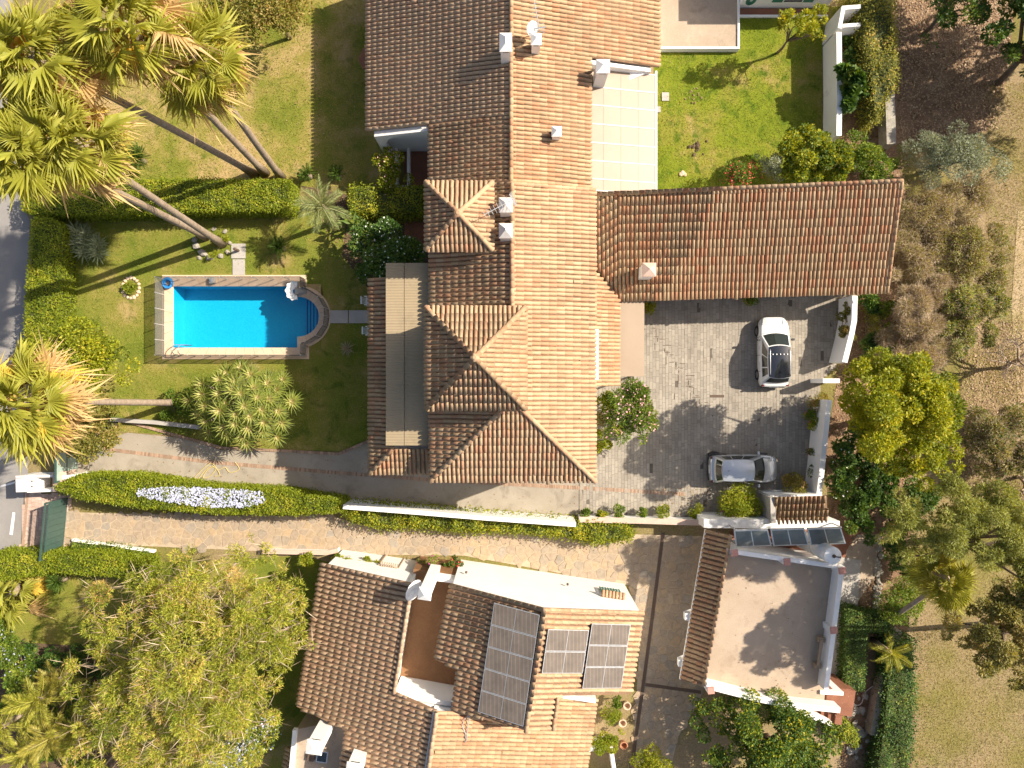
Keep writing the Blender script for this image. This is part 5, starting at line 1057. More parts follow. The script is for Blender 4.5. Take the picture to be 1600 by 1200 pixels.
def hedge(label, pts, h, leaf, dens=520, size=.10, asp=.6, z0=0.0, rough=.06, flowers=None, cat='hedge', kind='hedge', group=None, twig='soil'):
    poly = PX(pts, h); A = np.array(poly); c = A.mean(0); t = thing(kind, label, cat, (c[0], c[1], 0), group); off = np.array([c[0], c[1], 0])
    a = sum(poly[i][0] * poly[(i + 1) % len(poly)][1] - poly[(i + 1) % len(poly)][0] * poly[i][1] for i in range(len(poly)))
    if a < 0: poly = poly[::-1]; A = np.array(poly)
    MB().prism([tuple(c + (p - c) * .93) for p in A], z0, h - .2).build('branch_core', MT['hedgecore'], t)
    n = int(abs(a) / 2 * dens); P = sample_poly(poly, n); bump_ = .10 * np.sin(P[:, 0] * 2.1 + 1) * np.cos(P[:, 1] * 1.7) + .06 * np.sin(P[:, 0] * 5.3) ; Z = h + rng.normal(0, rough, n) + bump_ * (rough / .06); C = np.column_stack([P, Z - .05]); D = rng.normal(0, .7, (n, 3)); D[:, 2] *= .5; D[:, 2] += .12
    ta = [.48 + .22 * np.sin(P[:, 0] * 1.3) * np.sin(P[:, 1] * 1.9 + 2) + .16 * np.sin(P[:, 0] * 4.1 + 3 * np.sin(P[:, 1] * 3)) + rng.normal(0, .24, n)]; Cs = [C]; Ds = [D]
    for i in range(len(poly)):
        p, q = A[i], A[(i + 1) % len(poly)]; L = np.linalg.norm(q - p); m = int(L * (h - z0) * dens * .8); nrm = np.array([(q - p)[1], -(q - p)[0]]) / max(L, 1e-6); s = rng.random((m, 1)); B = p + (q - p) * s + nrm * rng.normal(.0, rough * 1.1, (m, 1)); Cs.append(np.column_stack([B, z0 + (h - z0) * rng.random(m)])); d = rng.normal(0, .6, (m, 3)); d[:, :2] += nrm * .6; Ds.append(d); ta.append(rng.normal(.42, .2, m))
    C = np.concatenate(Cs); D = np.concatenate(Ds); V, Q = leaf_quads(C, D, size * rng.uniform(.7, 1.3, len(C)), asp, .72); link('foliage', fast('foliage', V - off, Q, MT[leaf], np.repeat(np.clip(np.concatenate(ta), 0, 1), 4)), t)
    if flowers:
        m2, pts2, nf, s2 = flowers; P = sample_poly(PX(pts2, h), nf); C = np.column_stack([P, h + .04 + .05 * rng.random(nf)]); D = rng.normal(0, .8, (nf, 3)); D[:, 2] *= .3; V, Q = leaf_quads(C, D, s2 * rng.uniform(.7, 1.3, nf), .95, .92); tag(link('flowers', fast('flowers', V - off, Q, MT[m2]), t), kind='stuff')
    return t
# --- palms
def fan_mesh(mat, seed, Lp=1.15, Lf=1.2, n=34, droop=.45, spread=118, ragged=.1):
    g = np.random.default_rng(seed); th = np.radians(np.linspace(-spread, spread, n + 1)); V = [(0, 0, 0), (0, .035, .0), (Lp, .02, 0), (Lp, -.02, 0), (0, -.035, 0)]; Q = [(1, 2, 3, 4)]; T = [.3, .45, .6, .6, .45]; hub = len(V); V.append((Lp, 0, 0)); T.append(.55)
    inner = []
    for i, t in enumerate(th):
        r = Lf * (.50 + .06 * g.normal()) * (1 - .22 * (abs(t) / th[-1]) ** 2); inner.append(len(V)); V.append((Lp + r * np.cos(t), r * np.sin(t), .05 * (-1) ** i - droop * .18 + .10 * abs(np.sin(t)))); T.append(.45 + .1 * (i % 2))
    for i in range(n):
        t = (th[i] + th[i + 1]) / 2 + g.normal(0, .03); l = Lf * (1 - .25 * (abs(t) / th[-1]) ** 2) * (1 + g.normal(0, ragged)); k = len(V); V.append((Lp + l * np.cos(t), l * np.sin(t), -droop * (.35 + .55 * g.random()))); T.append(min(1, .75 + .2 * g.random())); Q.append((hub, inner[i], k, inner[i + 1]))
    return fast('frond_' + mat, V, Q, MT[mat], T)
FAN = {m: [fan_mesh(m, s, droop=d, ragged=rg, Lf=lf) for s in (1, 2, 3)] for m, d, rg, lf in (('p_green', .55, .14, 1.2), ('p_olive', .75, .18, 1.1), ('p_yellow', .75, .18, 1.05), ('p_dead', 1.0, .3, 1.05))}
def place_frond(me, root, c, az, el, roll, s):
    o = link('frond', me, root); M_ = Matrix.Rotation(az, 4, 'Z') @ Matrix.Rotation(-el, 4, 'Y') @ Matrix.Rotation(roll, 4, 'X') @ Matrix.Scale(s, 4); M_.translation = c; o.matrix_local = M_; return o
def fan_palm(label, base, crown, h, s=1.0, n=46, yellow=.1, dead=.3, r0=.20):
    b = Vector((*W(*base), 0)); c = Vector((*W(*crown, h), h)); t = thing('fan_palm', label, 'palm tree', b, 'tall fan palms'); mb = MB(); mb.sm = True; k = 9; lean = c - b; pts = []
    for i in range(k + 1): f = i / k; pts.append(b + Vector((lean.x, lean.y, 0)) * (f ** 1.12) + Vector((0, 0, h * f)))
    rr = [r0 * 1.45 if i == 0 else r0 * (1.0 - .28 * i / k) for i in range(k + 1)]; mb.tube(pts, rr, 12); mb.build('trunk', MT['palmbark'], t)
    loc = c - b
    MB().lathe(tuple(c - Vector((0, 0, .9))), [(.2, 0), (.34, .35), (.30, .8), (.12, 1.05)], 10).build('crown_shaft', MT['palmbark'], t)
    ga = 2.39996
    n = int(n * .8)
    for i in range(n):
        f = i / (n - 1); el = R(70) - R(118) * f ** .8 + random.gauss(0, .22); 
        u = random.random(); m = 'p_green'
        if f > 1 - dead: m = 'p_dead' if u < .50 else ('p_yellow' if u < .62 + yellow else 'p_olive')
        elif f > .45: m = 'p_yellow' if u < yellow * .7 else ('p_olive' if u < .45 else 'p_green')
        place_frond(random.choice(FAN[m]), t, loc + Vector((0, 0, .1 - .5 * f)), i * ga + random.gauss(0, .15), el, random.gauss(0, .55), s * random.uniform(.85, 1.28) * (.75 + .3 * min(1, f * 2.2)))
    return t
def feather_mesh(mat, seed, L=1.9, arch=.9, lf=.42, n=26, w=.035, up=.35):
    g = np.random.default_rng(seed); V = []; Q = []; T = []
    P = lambda f: np.array([L * (f - .18 * f ** 3), 0, L * (up * f - arch * .55 * f ** 2.2)])
    for i in range(8):
        a, b = P(i / 8), P((i + 1) / 8); k = len(V); ww = .03 * (1 - i / 9); V += [a + (0, ww, 0), b + (0, ww * .9, 0), b - (0, ww * .9, 0), a - (0, ww, 0)]; Q.append((k, k + 1, k + 2, k + 3)); T += [.8] * 4
    for i in range(n):
        f = .12 + .88 * (i + .5) / n; p = P(f); l = lf * (math.sin(math.pi * min(1, f * .85 + .12)) ** .6) * g.uniform(.85, 1.1)
        for s in (1, -1):
            d = np.array([.55 + .5 * f, s * 1.0, -.25 + g.normal(0, .12)]); d /= np.linalg.norm(d); a = np.array([w, 0, .01]); k = len(V); V += [p - a, p + d * l * .5 + a * .8, p + d * l + (0, 0, -.10 * l), p + d * l * .5 - a * .8]; Q.append((k, k + 1, k + 2, k + 3)); t = g.uniform(.2, .9); T += [t] * 4
    return fast('feather_' + mat, np.array(V), Q, MT[mat], T)
FEA = {m: [feather_mesh(m, s, arch=a) for s, a in ((1, .8), (2, 1.05), (3, .9))] for m in ('p_green', 'p_grey', 'l_dark', 'p_olive')}
CYC = [feather_mesh('l_dark', s, L=1.0, arch=.75, lf=.20, n=30, w=.016, up=.45) for s in (5, 6)]
def feather_palm(label, px_, py_, h, n=16, s=1.0, mat='p_green', cat='palm tree', kind='feather_palm', meshes=None, e0=70, e1=-15, r0=.16, base=None, group=None):
    x, y = W(px_, py_, h); bx, by = base or (x, y); t = thing(kind, label, cat, (bx, by, 0), group); mb = MB(); mb.sm = True; mb.tube([(bx, by, -.1), ((bx + x) / 2, (by + y) / 2, h * .5), (x, y, h)], [r0 * 1.25, r0, r0 * .8], 9); mb.build('trunk', MT['palmbark'], t)
    for i in range(n): f = i / max(1, n - 1); place_frond(random.choice(meshes or FEA[mat]), t, Vector((x - bx, y - by, h - .05)), i * 2.39996 + random.gauss(0, .1), R(e0 + (e1 - e0) * f) + random.gauss(0, .06), random.gauss(0, .25), s * random.uniform(.88, 1.12))
    return t
def rosette_mesh(mat, seed, n=46, L=.52, w=.075):
    g = np.random.default_rng(seed); V = []; Q = []; T = []
    for i in range(n):
        f = i / n; az = i * 2.39996; el = math.radians(78 - 92 * f ** .8 + g.normal(0, 5)); d = np.array([math.cos(az) * math.cos(el), math.sin(az) * math.cos(el), math.sin(el)]); s = np.array([-math.sin(az), math.cos(az), 0]); l = L * (.55 + .5 * min(1, f * 2)) * g.uniform(.9, 1.1); k = len(V)
        V += [d * .02 + s * w * .25, d * l * .45 + s * w * .5, d * l + (0, 0, -.06 * l), d * l * .45 - s * w * .5]; V[-4] = d * .02; Q.append((k, k + 1, k + 2, k + 3)); b = .95 - .75 * min(1, f * 1.6) + g.normal(0, .08); T += [min(1, b + .25), b, b * .8, b]
    return fast('rosette_' + mat, np.array(V), Q, MT[mat], np.clip(T, 0, 1))
YUC = [rosette_mesh('y_green', s, 40, .68, .085) for s in (1, 2, 3)]; AGV = [rosette_mesh('p_blue', s, 30, .72, .12) for s in (4, 5)]; SPK = [rosette_mesh('p_green', s, 40, .55, .06) for s in (7, 8)]
def rosettes(kind, label, cat, spots, meshes, base, trunk=True, s=1.0, bark='palmbark'):
    t = thing(kind, label, cat, (*base, 0)); mb = MB(); mb.sm = True
    for (px_, py_, z) in spots:
        x, y = W(px_, py_, z); p = Vector((x - base[0], y - base[1], z)); o = link('rosette', random.choice(meshes), t); out = Vector((p.x, p.y, 0)); tilt = Vector((0, 0, 1)) + out * .22 / max(.6, out.length) * min(1.6, out.length); q = tilt.normalized().to_track_quat('Z', 'Y'); M_ = Matrix.Translation(p) @ q.to_matrix().to_4x4() @ Matrix.Rotation(random.uniform(0, 6.28), 4, 'Z') @ Matrix.Scale(s * random.uniform(.85, 1.15), 4); o.matrix_local = M_
        if trunk: b = Vector((*base, 0)); e = Vector((x, y, z)); mb.tube([b + Vector((random.uniform(-.2, .2), random.uniform(-.2, .2), -.1)), b.lerp(e, .4) + Vector((0, 0, -.1 * z)), e], [.13, .10, .06], 6)
    if trunk: mb.build('trunk', MT[bark], t)
    return t
# --- tall fan palms at the upper left
fan_palm('leaning fan palm whose crown at the top left corner has bright yellow fronds', (398, 272), (52, 88), 15.5, 1.0, 58, .50, .58)
fan_palm('fan palm with the freshest green crown over the garden lawn, rightmost of the group', (440, 277), (305, 88), 13.2, .98, 54, .06, .36)
fan_palm('fan palm with a brown-skirted crown at the top, just left of the greenest palm', (415, 271), (196, 40), 15.5, .95, 54, .12, .52)
fan_palm('fan palm leaning from the rockery above the pool, upper of the two', (348, 381), (112, 222), 15.0, .95, 52, .10, .42)
fan_palm('fan palm leaning from the rockery above the pool, lower of the two', (322, 370), (48, 232), 15.4, .92, 50, .14, .4)
fan_palm('lone fan palm at the left edge with a skirt of pale dead fronds', (277, 629), (40, 626), 12.7, 1.0, 60, .16, .58, .19)
fan_palm('single young fan palm beside the soft green tree at lower right', (1372, 975), (1478, 905), 5.6, .66, 44, .02, .05, .15)
fan_palm('low fan palm in front of the clipped hedge at lower left', (14, 928), (20, 925), 1.0, .85, 34, .08, .2, .2)
# --- feather palms, cycads, yuccas, agaves
feather_palm('grey-green feather palm above the pool corner, beside the hedge', 503, 322, 3.4, 19, .95, 'p_grey', e0=65, e1=-20)
cy = dict(cat='cycad', kind='cycad', meshes=CYC, e0=72, e1=2, r0=.16)
feather_palm('round dark cycad alone on the upper garden lawn', 216, 247, .7, 46, 1.0, **cy); feather_palm('dark cycad beside the slabs above the pool', 437, 386, .6, 34, .85, **cy)
feather_palm('cycad tucked behind the grey-green feather palm', 480, 272, .6, 26, .75, **cy); feather_palm('small cycad to the right of the grey-green feather palm', 527, 272, .6, 26, .75, **cy)
feather_palm('dark cycad by the clipped hedge at lower left', 92, 908, .7, 30, .9, **cy)
feather_palm('feather palm in the lower left corner, the higher one', 62, 1092, 3.0, 18, 1.05, 'p_green'); feather_palm('feather palm reaching out beside the shadowed neighbour lawn', 92, 1062, 2.2, 14, .9, 'p_olive'); feather_palm('feather palm at the bottom left edge under the big feathery tree', 45, 1170, 2.4, 16, 1.0, 'p_green'); feather_palm('feather palm cut by the left edge near the bottom', 5, 1135, 2.6, 14, 1.0, 'p_green')
feather_palm('drooping dark feather palm between the rocks and the hedge at lower right', 1392, 1020, 2.0, 13, .72, 'p_green')
sp = []
for i in range(40): r_ = math.sqrt((i + .5) / 40); a_ = i * 2.39996; sp.append((377 + 80 * r_ * math.cos(a_) + random.uniform(-5, 5), 634 + 63 * r_ * math.sin(a_) + random.uniform(-5, 5), 4.0 - 1.9 * r_ ** 2 + random.uniform(-.25, .25)))
rosettes('yucca_tree', 'many-headed yucca tree beside the pool, over the concrete drive', 'yucca', sp, YUC, W(377, 634, 2.0), True, 1.05)
rosettes('agave_clump', 'clump of pale blue-green agaves by the left hedge', 'agave', [(118 + random.uniform(-18, 18), 372 + random.uniform(-14, 14), .5) for i in range(7)] + [(140 + random.uniform(-16, 16), 386 + random.uniform(-14, 14), .5) for i in range(7)], AGV, W(128, 380), False, 1.0)
rosettes('spiky_plant', 'dark spiky plant in the shade behind the wavy white wall', 'plant', [(1363, 498, .6), (1366, 515, .5), (1357, 482, .5)], SPK, W(1362, 500), False, 1.1)
dg = [feather_mesh('l_dry', 9, L=.9, arch=1.0, lf=.05, n=10, w=.01, up=.6)]
feather_palm('dry straw-coloured grass tuft on the shaded lawn', 543, 545, .15, 46, .75, kind='grass_tuft', cat='grass tuft', meshes=dg, e0=80, e1=5, r0=.05)
# --- hedges and climbers
hedge('long clipped hedge between the garden lawn and the pool garden', [(30, 292), (62, 280), (150, 283), (300, 280), (452, 282), (452, 326), (300, 328), (160, 332), (36, 330)], 1.7, 'l_lime', 520)
hedge('bushy hedge run between the feather palm and the porch', [(545, 293), (590, 292), (662, 292), (660, 330), (600, 334), (548, 330)], 1.6, 'l_yellow', 330, .11, rough=.12)
hedge('clipped hedge standing along the road', [(50, 342), (72, 338), (92, 352), (92, 450), (84, 545), (36, 545), (42, 440)], 1.6, 'l_lime', 520)
hedge('clipped hedge with pale blue flowers between the two drives', [(84, 762), (120, 745), (200, 745), (330, 764), (430, 768), (532, 784), (540, 798), (470, 803), (330, 801), (210, 791), (120, 777)], 1.9, 'l_lime', 520, flowers=('fl_blue', [(216, 764), (260, 760), (330, 762), (410, 768), (415, 785), (380, 792), (330, 793), (250, 782), (215, 774)], 1700, .095))
hedge('clipped hedge at the left edge below the gates', [(-20, 868), (75, 866), (72, 895), (-20, 909)], 1.8, 'l_lime', 520); hedge('clipped hedge right of the gap below the gates', [(78, 868), (150, 868), (226, 880), (222, 907), (160, 898), (78, 894)], 1.8, 'l_lime', 520)
hedge('low shrubby strip along the kerb of the stone drive', [(112, 849), (170, 853), (232, 866), (228, 876), (150, 868), (108, 860)], .5, 'l_mid', 330, .10, rough=.10)
hedge('bright creeper hanging along the long white wall', [(532, 790), (600, 792), (700, 802), (800, 812), (900, 820), (985, 826), (990, 842), (930, 848), (880, 836), (800, 830), (740, 830), (640, 822), (600, 826), (545, 810)], 1.3, 'l_yellow', 330, .12, rough=.14, kind='creeper', cat='creeper')
hedge('ivy covered wall between the back lawn and the leafy bank', [(1340, -30), (1394, -30), (1400, 60), (1402, 130), (1385, 150), (1372, 190), (1362, 120), (1352, 60)], 2.0, 'l_ivy', 330, .11, rough=.16, kind='ivy', cat='ivy')
hedge('clipped hedge hollowed round a shady bed at lower right', [(1326, 952), (1395, 965), (1398, 990), (1355, 985), (1350, 1078), (1322, 1080)], 1.1, 'l_dark', 400); hedge('long bushy hedge along the golf side at lower right', [(1392, 1000), (1430, 1000), (1430, 1110), (1420, 1240), (1368, 1240), (1385, 1130)], 1.4, 'l_dark', 330, .11, rough=.12)
hedge('small clipped hedge at the foot of the red tiled stairs', [(1300, 1130), (1322, 1128), (1342, 1150), (1340, 1168), (1322, 1158)], 1.0, 'l_lime', 400)
# --- trees and shrubs
T_ = lambda *a, **k: tree(*a, **k)
T_('broadleaf_tree', 'bronze-leaved tree at the top edge right of the palms', 'tree', [(420, 8, 70, 3.6, 1.4), (350, 5, 40, 3.0, 1.0), (455, 30, 32, 3.0, .8)], 'l_bronze', 9000, .17, .5, k=40)
T_('green_tree', 'fresh green tree at the top edge between palms and bronze tree', 'tree', [(368, 30, 40, 2.6, 1.2), (345, -10, 30, 2.6, 1.0)], 'l_mid', 4500, .15, .55, k=22)
T_('fruit_tree', 'loose fruit tree left of the pool beside the road', 'tree', [(120, 560, 78, 3.0, 1.2), (180, 575, 45, 2.6, .9), (60, 545, 34, 2.4, .8), (105, 610, 40, 2.6, .9)], 'l_yellow', 12000, .15, .55, k=60, cr=.22)
T_('fruit_tree', 'loose fruit tree beside the pale green sheet gate', 'tree', [(140, 668, 55, 2.8, 1.0), (180, 690, 26, 2.2, .7), (110, 690, 24, 2.4, .7)], 'l_bronze', 6500, .15, .55, k=40, cr=.22)
T_('shrub', 'dark shrub between the lone palm trunk and the yucca', 'shrub', [(280, 625, 22, .6, .6), (262, 640, 15, .5, .4)], 'l_mid', 1800, .14, .5, k=12, r0=.05)
T_('white_flowering_tree', 'dark green shrub tree with white flowers at the canopy corner', 'tree', [(600, 388, 48, 2.6, 1.6), (570, 372, 30, 2.2, 1.1), (640, 400, 28, 2.4, 1.2), (580, 425, 26, 1.8, .9)], 'l_dark', 9500, .20, .42, k=44, flowers=('fl_white', 260, .10))
rosettes('banana_plant', 'broad-leaved plant beside the white-flowered shrub tree', 'plant', [(553, 350, 1.6), (545, 343, 1.4)], [rosette_mesh('l_mid', 11, 9, 1.1, .30)], W(552, 352), True, .8)
T_('flowering_shrub', 'yellow-green shrub with pink blooms beside the white planter wall of the porch', 'shrub', [(605, 255, 26, 1.7, 1.0), (618, 285, 26, 1.5, .8), (598, 235, 16, 1.5, .7)], 'l_yellow', 4200, .13, .5, k=26, flowers=('fl_pink', 120, .09), r0=.06)
T_('oleander', 'pink oleander standing on the court by the house', 'tree', [(990, 640, 44, 2.2, 1.2), (965, 668, 28, 1.8, .9), (1005, 675, 26, 1.7, .8)], 'l_mid', 6800, .22, .26, k=44, cr=.26, flowers=('fl_pink', 420, .11), r0=.09)
T_('shrub', 'small leafy shrub against the house wall left of the pink oleander', 'shrub', [(945, 630, 20, .9, .7)], 'l_lime', 1500, .13, .5, k=10, r0=.04); T_('shrub', 'dry grassy shrub between the house and the pink oleander', 'shrub', [(945, 650, 16, .6, .5)], 'l_drygreen', 1500, .2, .12, k=8, r0=.03); T_('shrub', 'low yellow-green shrub at the house corner below the pink oleander', 'shrub', [(942, 695, 15, .6, .5), (938, 676, 9, .5, .4)], 'l_yellow', 1200, .12, .55, k=8, r0=.04)
T_('yellow_green_tree', 'large bright yellow-green tree to the right of the court', 'tree', [(1400, 630, 92, 7.4, 2.2), (1345, 610, 48, 6.2, 1.7), (1440, 690, 60, 6.0, 1.8), (1350, 680, 42, 6.0, 1.5), (1470, 735, 45, 4.4, 1.4), (1455, 610, 45, 6.0, 1.6), (1380, 570, 36, 6.4, 1.3), (1410, 650, 70, 4.6, 1.6), (1375, 690, 55, 4.2, 1.4), (1435, 620, 60, 4.6, 1.5)], 'l_yellow', 64000, .15, .5, k=200, cr=.19, base=W(1395, 655, 2.0), r0=.24, nl=18)
T_('olive_tree', 'silvery olive tree at the foot of the leafy bank', 'tree', [(1490, 245, 55, 2.8, 1.2), (1440, 235, 34, 2.2, 1.0), (1545, 260, 34, 2.3, .9)], 'l_olive', 12000, .15, .22, k=60, cr=.22)
T_('scrub', 'tangled tan scrub beside the garage wing end', 'scrub', [(1440, 335, 52, 1.5, .9), (1505, 325, 48, 1.4, .8), (1425, 395, 45, 1.4, .8), (1470, 380, 40, 1.4, .8), (1530, 300, 30, 1.2, .6)], 'l_drygreen', 24000, .13, .26, k=90, cr=.24, extra=[('l_dry', 22000, .26, .07)], r0=.07); T_('scrub', 'greener scrub at the end of the garage wing, outer side', 'scrub', [(1500, 400, 52, 1.5, .9), (1545, 375, 36, 1.2, .7), (1555, 425, 30, 1.2, .6), (1520, 440, 34, 1.3, .7)], 'l_drygreen', 17000, .14, .3, k=64, cr=.24, extra=[('l_dry', 9000, .26, .06), ('l_soft', 5000, .14, .35)], r0=.07)
T_('bare_bush', 'grey-tan bare bush above the yellow-green tree', 'bush', [(1430, 490, 44, 1.8, 1.0), (1455, 450, 38, 1.6, .9), (1410, 535, 34, 1.5, .8), (1405, 450, 26, 1.5, .8), (1450, 545, 30, 1.4, .7)], 'l_drygreen', 9000, .13, .25, k=60, cr=.25, extra=[('l_dry', 30000, .28, .06)], r0=.07); T_('bush', 'dark green bush right of the grey-tan bare bush', 'bush', [(1500, 480, 46, 1.6, 1.0), (1490, 530, 34, 1.4, .8), (1548, 475, 34, 1.3, .7), (1530, 520, 28, 1.2, .6)], 'l_soft', 14000, .14, .4, k=60, cr=.25, extra=[('l_dry', 8000, .26, .06), ('l_dark', 3000, .14, .45)], r0=.07)
T_('bush', 'brownish-green bush at the right edge beside the bare tree', 'bush', [(1570, 690, 54, 1.8, 1.1), (1530, 665, 34, 1.4, .8), (1590, 655, 34, 1.4, .8), (1545, 725, 30, 1.4, .8)], 'l_drygreen', 17000, .14, .35, k=60, cr=.25, extra=[('l_dry', 10000, .28, .06), ('l_dark', 4000, .14, .45)], r0=.07)
T_('soft_green_tree', 'large soft green tree at the right above the young fan palm', 'tree', [(1462, 808, 72, 9.4, 2.0), (1550, 825, 76, 9.4, 1.9), (1415, 800, 46, 8.6, 1.5), (1585, 905, 58, 9.0, 1.5), (1395, 850, 34, 9.2, 1.2), (1500, 785, 50, 9, 1.4), (1630, 850, 70, 9.4, 1.8), (1560, 840, 60, 4.6, 1.6)], 'l_soft', 60000, .17, .2, k=150, cr=.18, base=W(1480, 850, 1.0), r0=.22, nl=18)
T_('dark_tree', 'darker tree at the right edge over the straw-coloured rough', 'tree', [(1560, 985, 66, 9.6, 1.8), (1620, 950, 70, 9.6, 1.7), (1510, 985, 48, 9.0, 1.5), (1590, 1050, 46, 9.0, 1.4), (1650, 1020, 60, 9.5, 1.6), (1545, 940, 40, 9.2, 1.3), (1530, 1030, 34, 9.4, 1.2), (1560, 995, 55, 3.8, 1.5), (1590, 940, 45, 3.8, 1.4)], 'l_drygreen', 44000, .16, .35, k=90, cr=.2, base=W(1570, 985, 1.0), r0=.2, nl=14)
T_('shade_tree', 'dark tree in the top right corner', 'tree', [(1600, 40, 60, 4.4, 1.6), (1590, 95, 34, 4.0, 1.2), (1650, 20, 80, 4.6, 1.6), (1690, 100, 80, 4.8, 1.6), (1640, 70, 60, 4.6, 1.5), (1600, -40, 70, 4.4, 1.5), (1650, 140, 45, 4.4, 1.2)], 'l_dark', 34000, .2, .5, k=90, cr=.22, base=W(1560, 130, 0.0), r0=.2, nl=14); T_('shade_tree', 'green tree at the top edge over the leafy bank', 'tree', [(1500, 5, 50, 3.4, 1.2), (1460, 25, 22, 2.4, .8), (1520, -50, 60, 4.2, 1.5), (1455, 62, 16, 1.4, .6)], 'l_dark', 7000, .18, .45, k=44, cr=.22)
T_('bushy_tree', 'bushy tree at the lower right corner of the back lawn', 'tree', [(1262, 235, 44, 2.4, 1.2), (1300, 255, 40, 2.2, 1.0), (1240, 260, 34, 2.0, .9), (1270, 275, 30, 1.8, .8)], 'l_yellow', 12500, .15, .5, k=70, cr=.22, extra=[('l_dark', 4000, .15, .5)])
T_('bush', 'dark bush above the garage wing roof, left of the old stone wall', 'bush', [(1360, 255, 34, 1.8, .9), (1385, 262, 22, 1.6, .8), (1335, 225, 20, 1.5, .7)], 'l_mid', 5500, .14, .5, k=34)
T_('olive_shrub', 'pale grey-green shrub behind the garage wing ridge', 'shrub', [(1205, 262, 22, 1.8, .9), (1190, 250, 14, 1.5, .6)], 'l_olive', 2400, .13, .25, k=16, r0=.06); T_('red_flowering_shrub', 'shrub with red flowers behind the garage wing ridge', 'shrub', [(1155, 275, 28, 1.5, .7), (1175, 268, 20, 1.5, .7), (1130, 285, 12, 1.0, .4)], 'l_mid', 2200, .14, .4, k=18, flowers=('fl_red', 190, .10), r0=.05)
T_('small_tree', 'slender pale tree leaning over the back lawn by the neighbouring house', 'tree', [(1255, 45, 24, 3.2, .9), (1225, 35, 22, 3.2, .9), (1275, 60, 14, 2.8, .6), (1280, 25, 18, 3.2, .7)], 'l_yellow', 3000, .14, .45, k=30, cr=.26, base=W(1214, 83), r0=.09)
T_('fig_plant', 'glossy dark fig in the narrow bed beside the back lawn wall', 'plant', [(1322, 125, 20, 1.8, .9), (1325, 155, 16, 1.6, .7), (1345, 140, 22, 1.2, .7)], 'l_dark', 1500, .34, .75, k=18, cr=.3, r0=.06); T_('shrub', 'dark shrub in the narrow bed near the planter box', 'shrub', [(1330, 60, 16, .8, .6), (1330, 85, 16, .8, .6)], 'l_dark', 1200, .22, .6, k=12, r0=.04)
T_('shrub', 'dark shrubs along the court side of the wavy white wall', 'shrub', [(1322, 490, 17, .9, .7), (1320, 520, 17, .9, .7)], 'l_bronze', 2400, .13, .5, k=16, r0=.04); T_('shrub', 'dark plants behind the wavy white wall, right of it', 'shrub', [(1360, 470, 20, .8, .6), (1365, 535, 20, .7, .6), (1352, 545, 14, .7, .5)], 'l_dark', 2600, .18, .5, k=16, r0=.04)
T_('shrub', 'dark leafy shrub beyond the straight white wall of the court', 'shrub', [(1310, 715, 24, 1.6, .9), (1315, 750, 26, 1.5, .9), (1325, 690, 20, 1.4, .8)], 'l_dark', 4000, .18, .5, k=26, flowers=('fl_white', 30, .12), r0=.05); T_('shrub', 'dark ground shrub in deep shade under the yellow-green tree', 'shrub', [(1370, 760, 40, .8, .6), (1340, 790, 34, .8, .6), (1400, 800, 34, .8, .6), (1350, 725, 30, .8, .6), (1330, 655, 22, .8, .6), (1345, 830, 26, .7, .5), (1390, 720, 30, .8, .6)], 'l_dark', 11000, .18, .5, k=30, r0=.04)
def potted(label, px_, py_, r, leaf, n, group, size=.11, asp=.5, flowers=None):
    x, y = W(px_, py_, .4); t = thing('potted_plant', label, 'potted plant', (x, y, 0), group); off = np.array([x, y, 0]); rm = r * H / F
    MB().lathe((x, y, .03), [(.15, 0), (.22, .34), (.24, .35), (.24, .40), (.19, .40), (.18, .34)], 12).build('pot', MT['pot'], t); cl = [(x + random.gauss(0, rm * .4), y + random.gauss(0, rm * .4), .6 + random.uniform(-.1, .2), rm * .55, rm * .55, rm * .5) for _ in range(7)]
    V, Q, T = leaf_cloud(cl, n, size, asp); link('foliage', fast('foliage', V - off, Q, MT[leaf], T), t); MB().tube([(x, y, .3), (x, y, .7)], .03).build('stem', MT['bark'], t)
potted('bushy bronze potted shrub by the straight wall, top one near the yellow-green tree', 1276, 630, 14, 'l_bronze', 900, 'pots along the court wall'); potted('small green potted plant by the straight wall, second from the top', 1264, 648, 8, 'l_mid', 400, 'pots along the court wall'); potted('small yellow-green potted plant by the straight wall, third from the top', 1270, 662, 9, 'l_lime', 450, 'pots along the court wall'); potted('nearly bare dark pot plant by the straight wall', 1268, 706, 7, 'l_dark', 160, 'pots along the court wall'); potted('dark round potted plant by the lower straight wall', 1272, 735, 12, 'l_dark', 800, 'pots along the court wall'); potted('small plant in a pot under the garage eave', 1172, 470, 9, 'l_mid', 400, None); potted('potted vine at the corner of the cream awning', 1014, 482, 9, 'l_yellow', 500, None)
T_('round_shrub', 'round clipped yellow-green shrub in front of the silver hatchback', 'shrub', [(1155, 787, 31, 1.1, 1.0)], 'l_lime', 7000, .10, .55, k=40, cr=.36, r0=.08, flowers=('fl_mag', 12, .12)); T_('shrub', 'bronze-green shrub beside the tiled lean-to at the court corner', 'shrub', [(1241, 757, 20, .9, .8)], 'l_bronze', 2600, .11, .5, k=16, r0=.05)
for i, (a, b, r_, lf, lab) in enumerate(((915, 803, 10, 'l_mid', 'tiny shrub on the coping wall, first from the left'), (940, 803, 9, 'l_yellow', 'tiny yellow-green shrub on the coping wall'), (967, 800, 14, 'l_mid', 'roundest small shrub along the coping wall'), (1003, 800, 8, 'l_mid', 'small shrub near the middle of the coping wall'), (1035, 800, 13, 'l_lime', 'bright small shrub towards the right of the coping wall'), (1092, 797, 16, 'l_yellow', 'lax pale shrub at the right end of the coping wall'))): T_('small_shrub', lab, 'shrub', [(a, b, r_, .5, .4)], lf, 900, .10, .45, k=8, r0=.03, group='small shrubs along the coping wall')
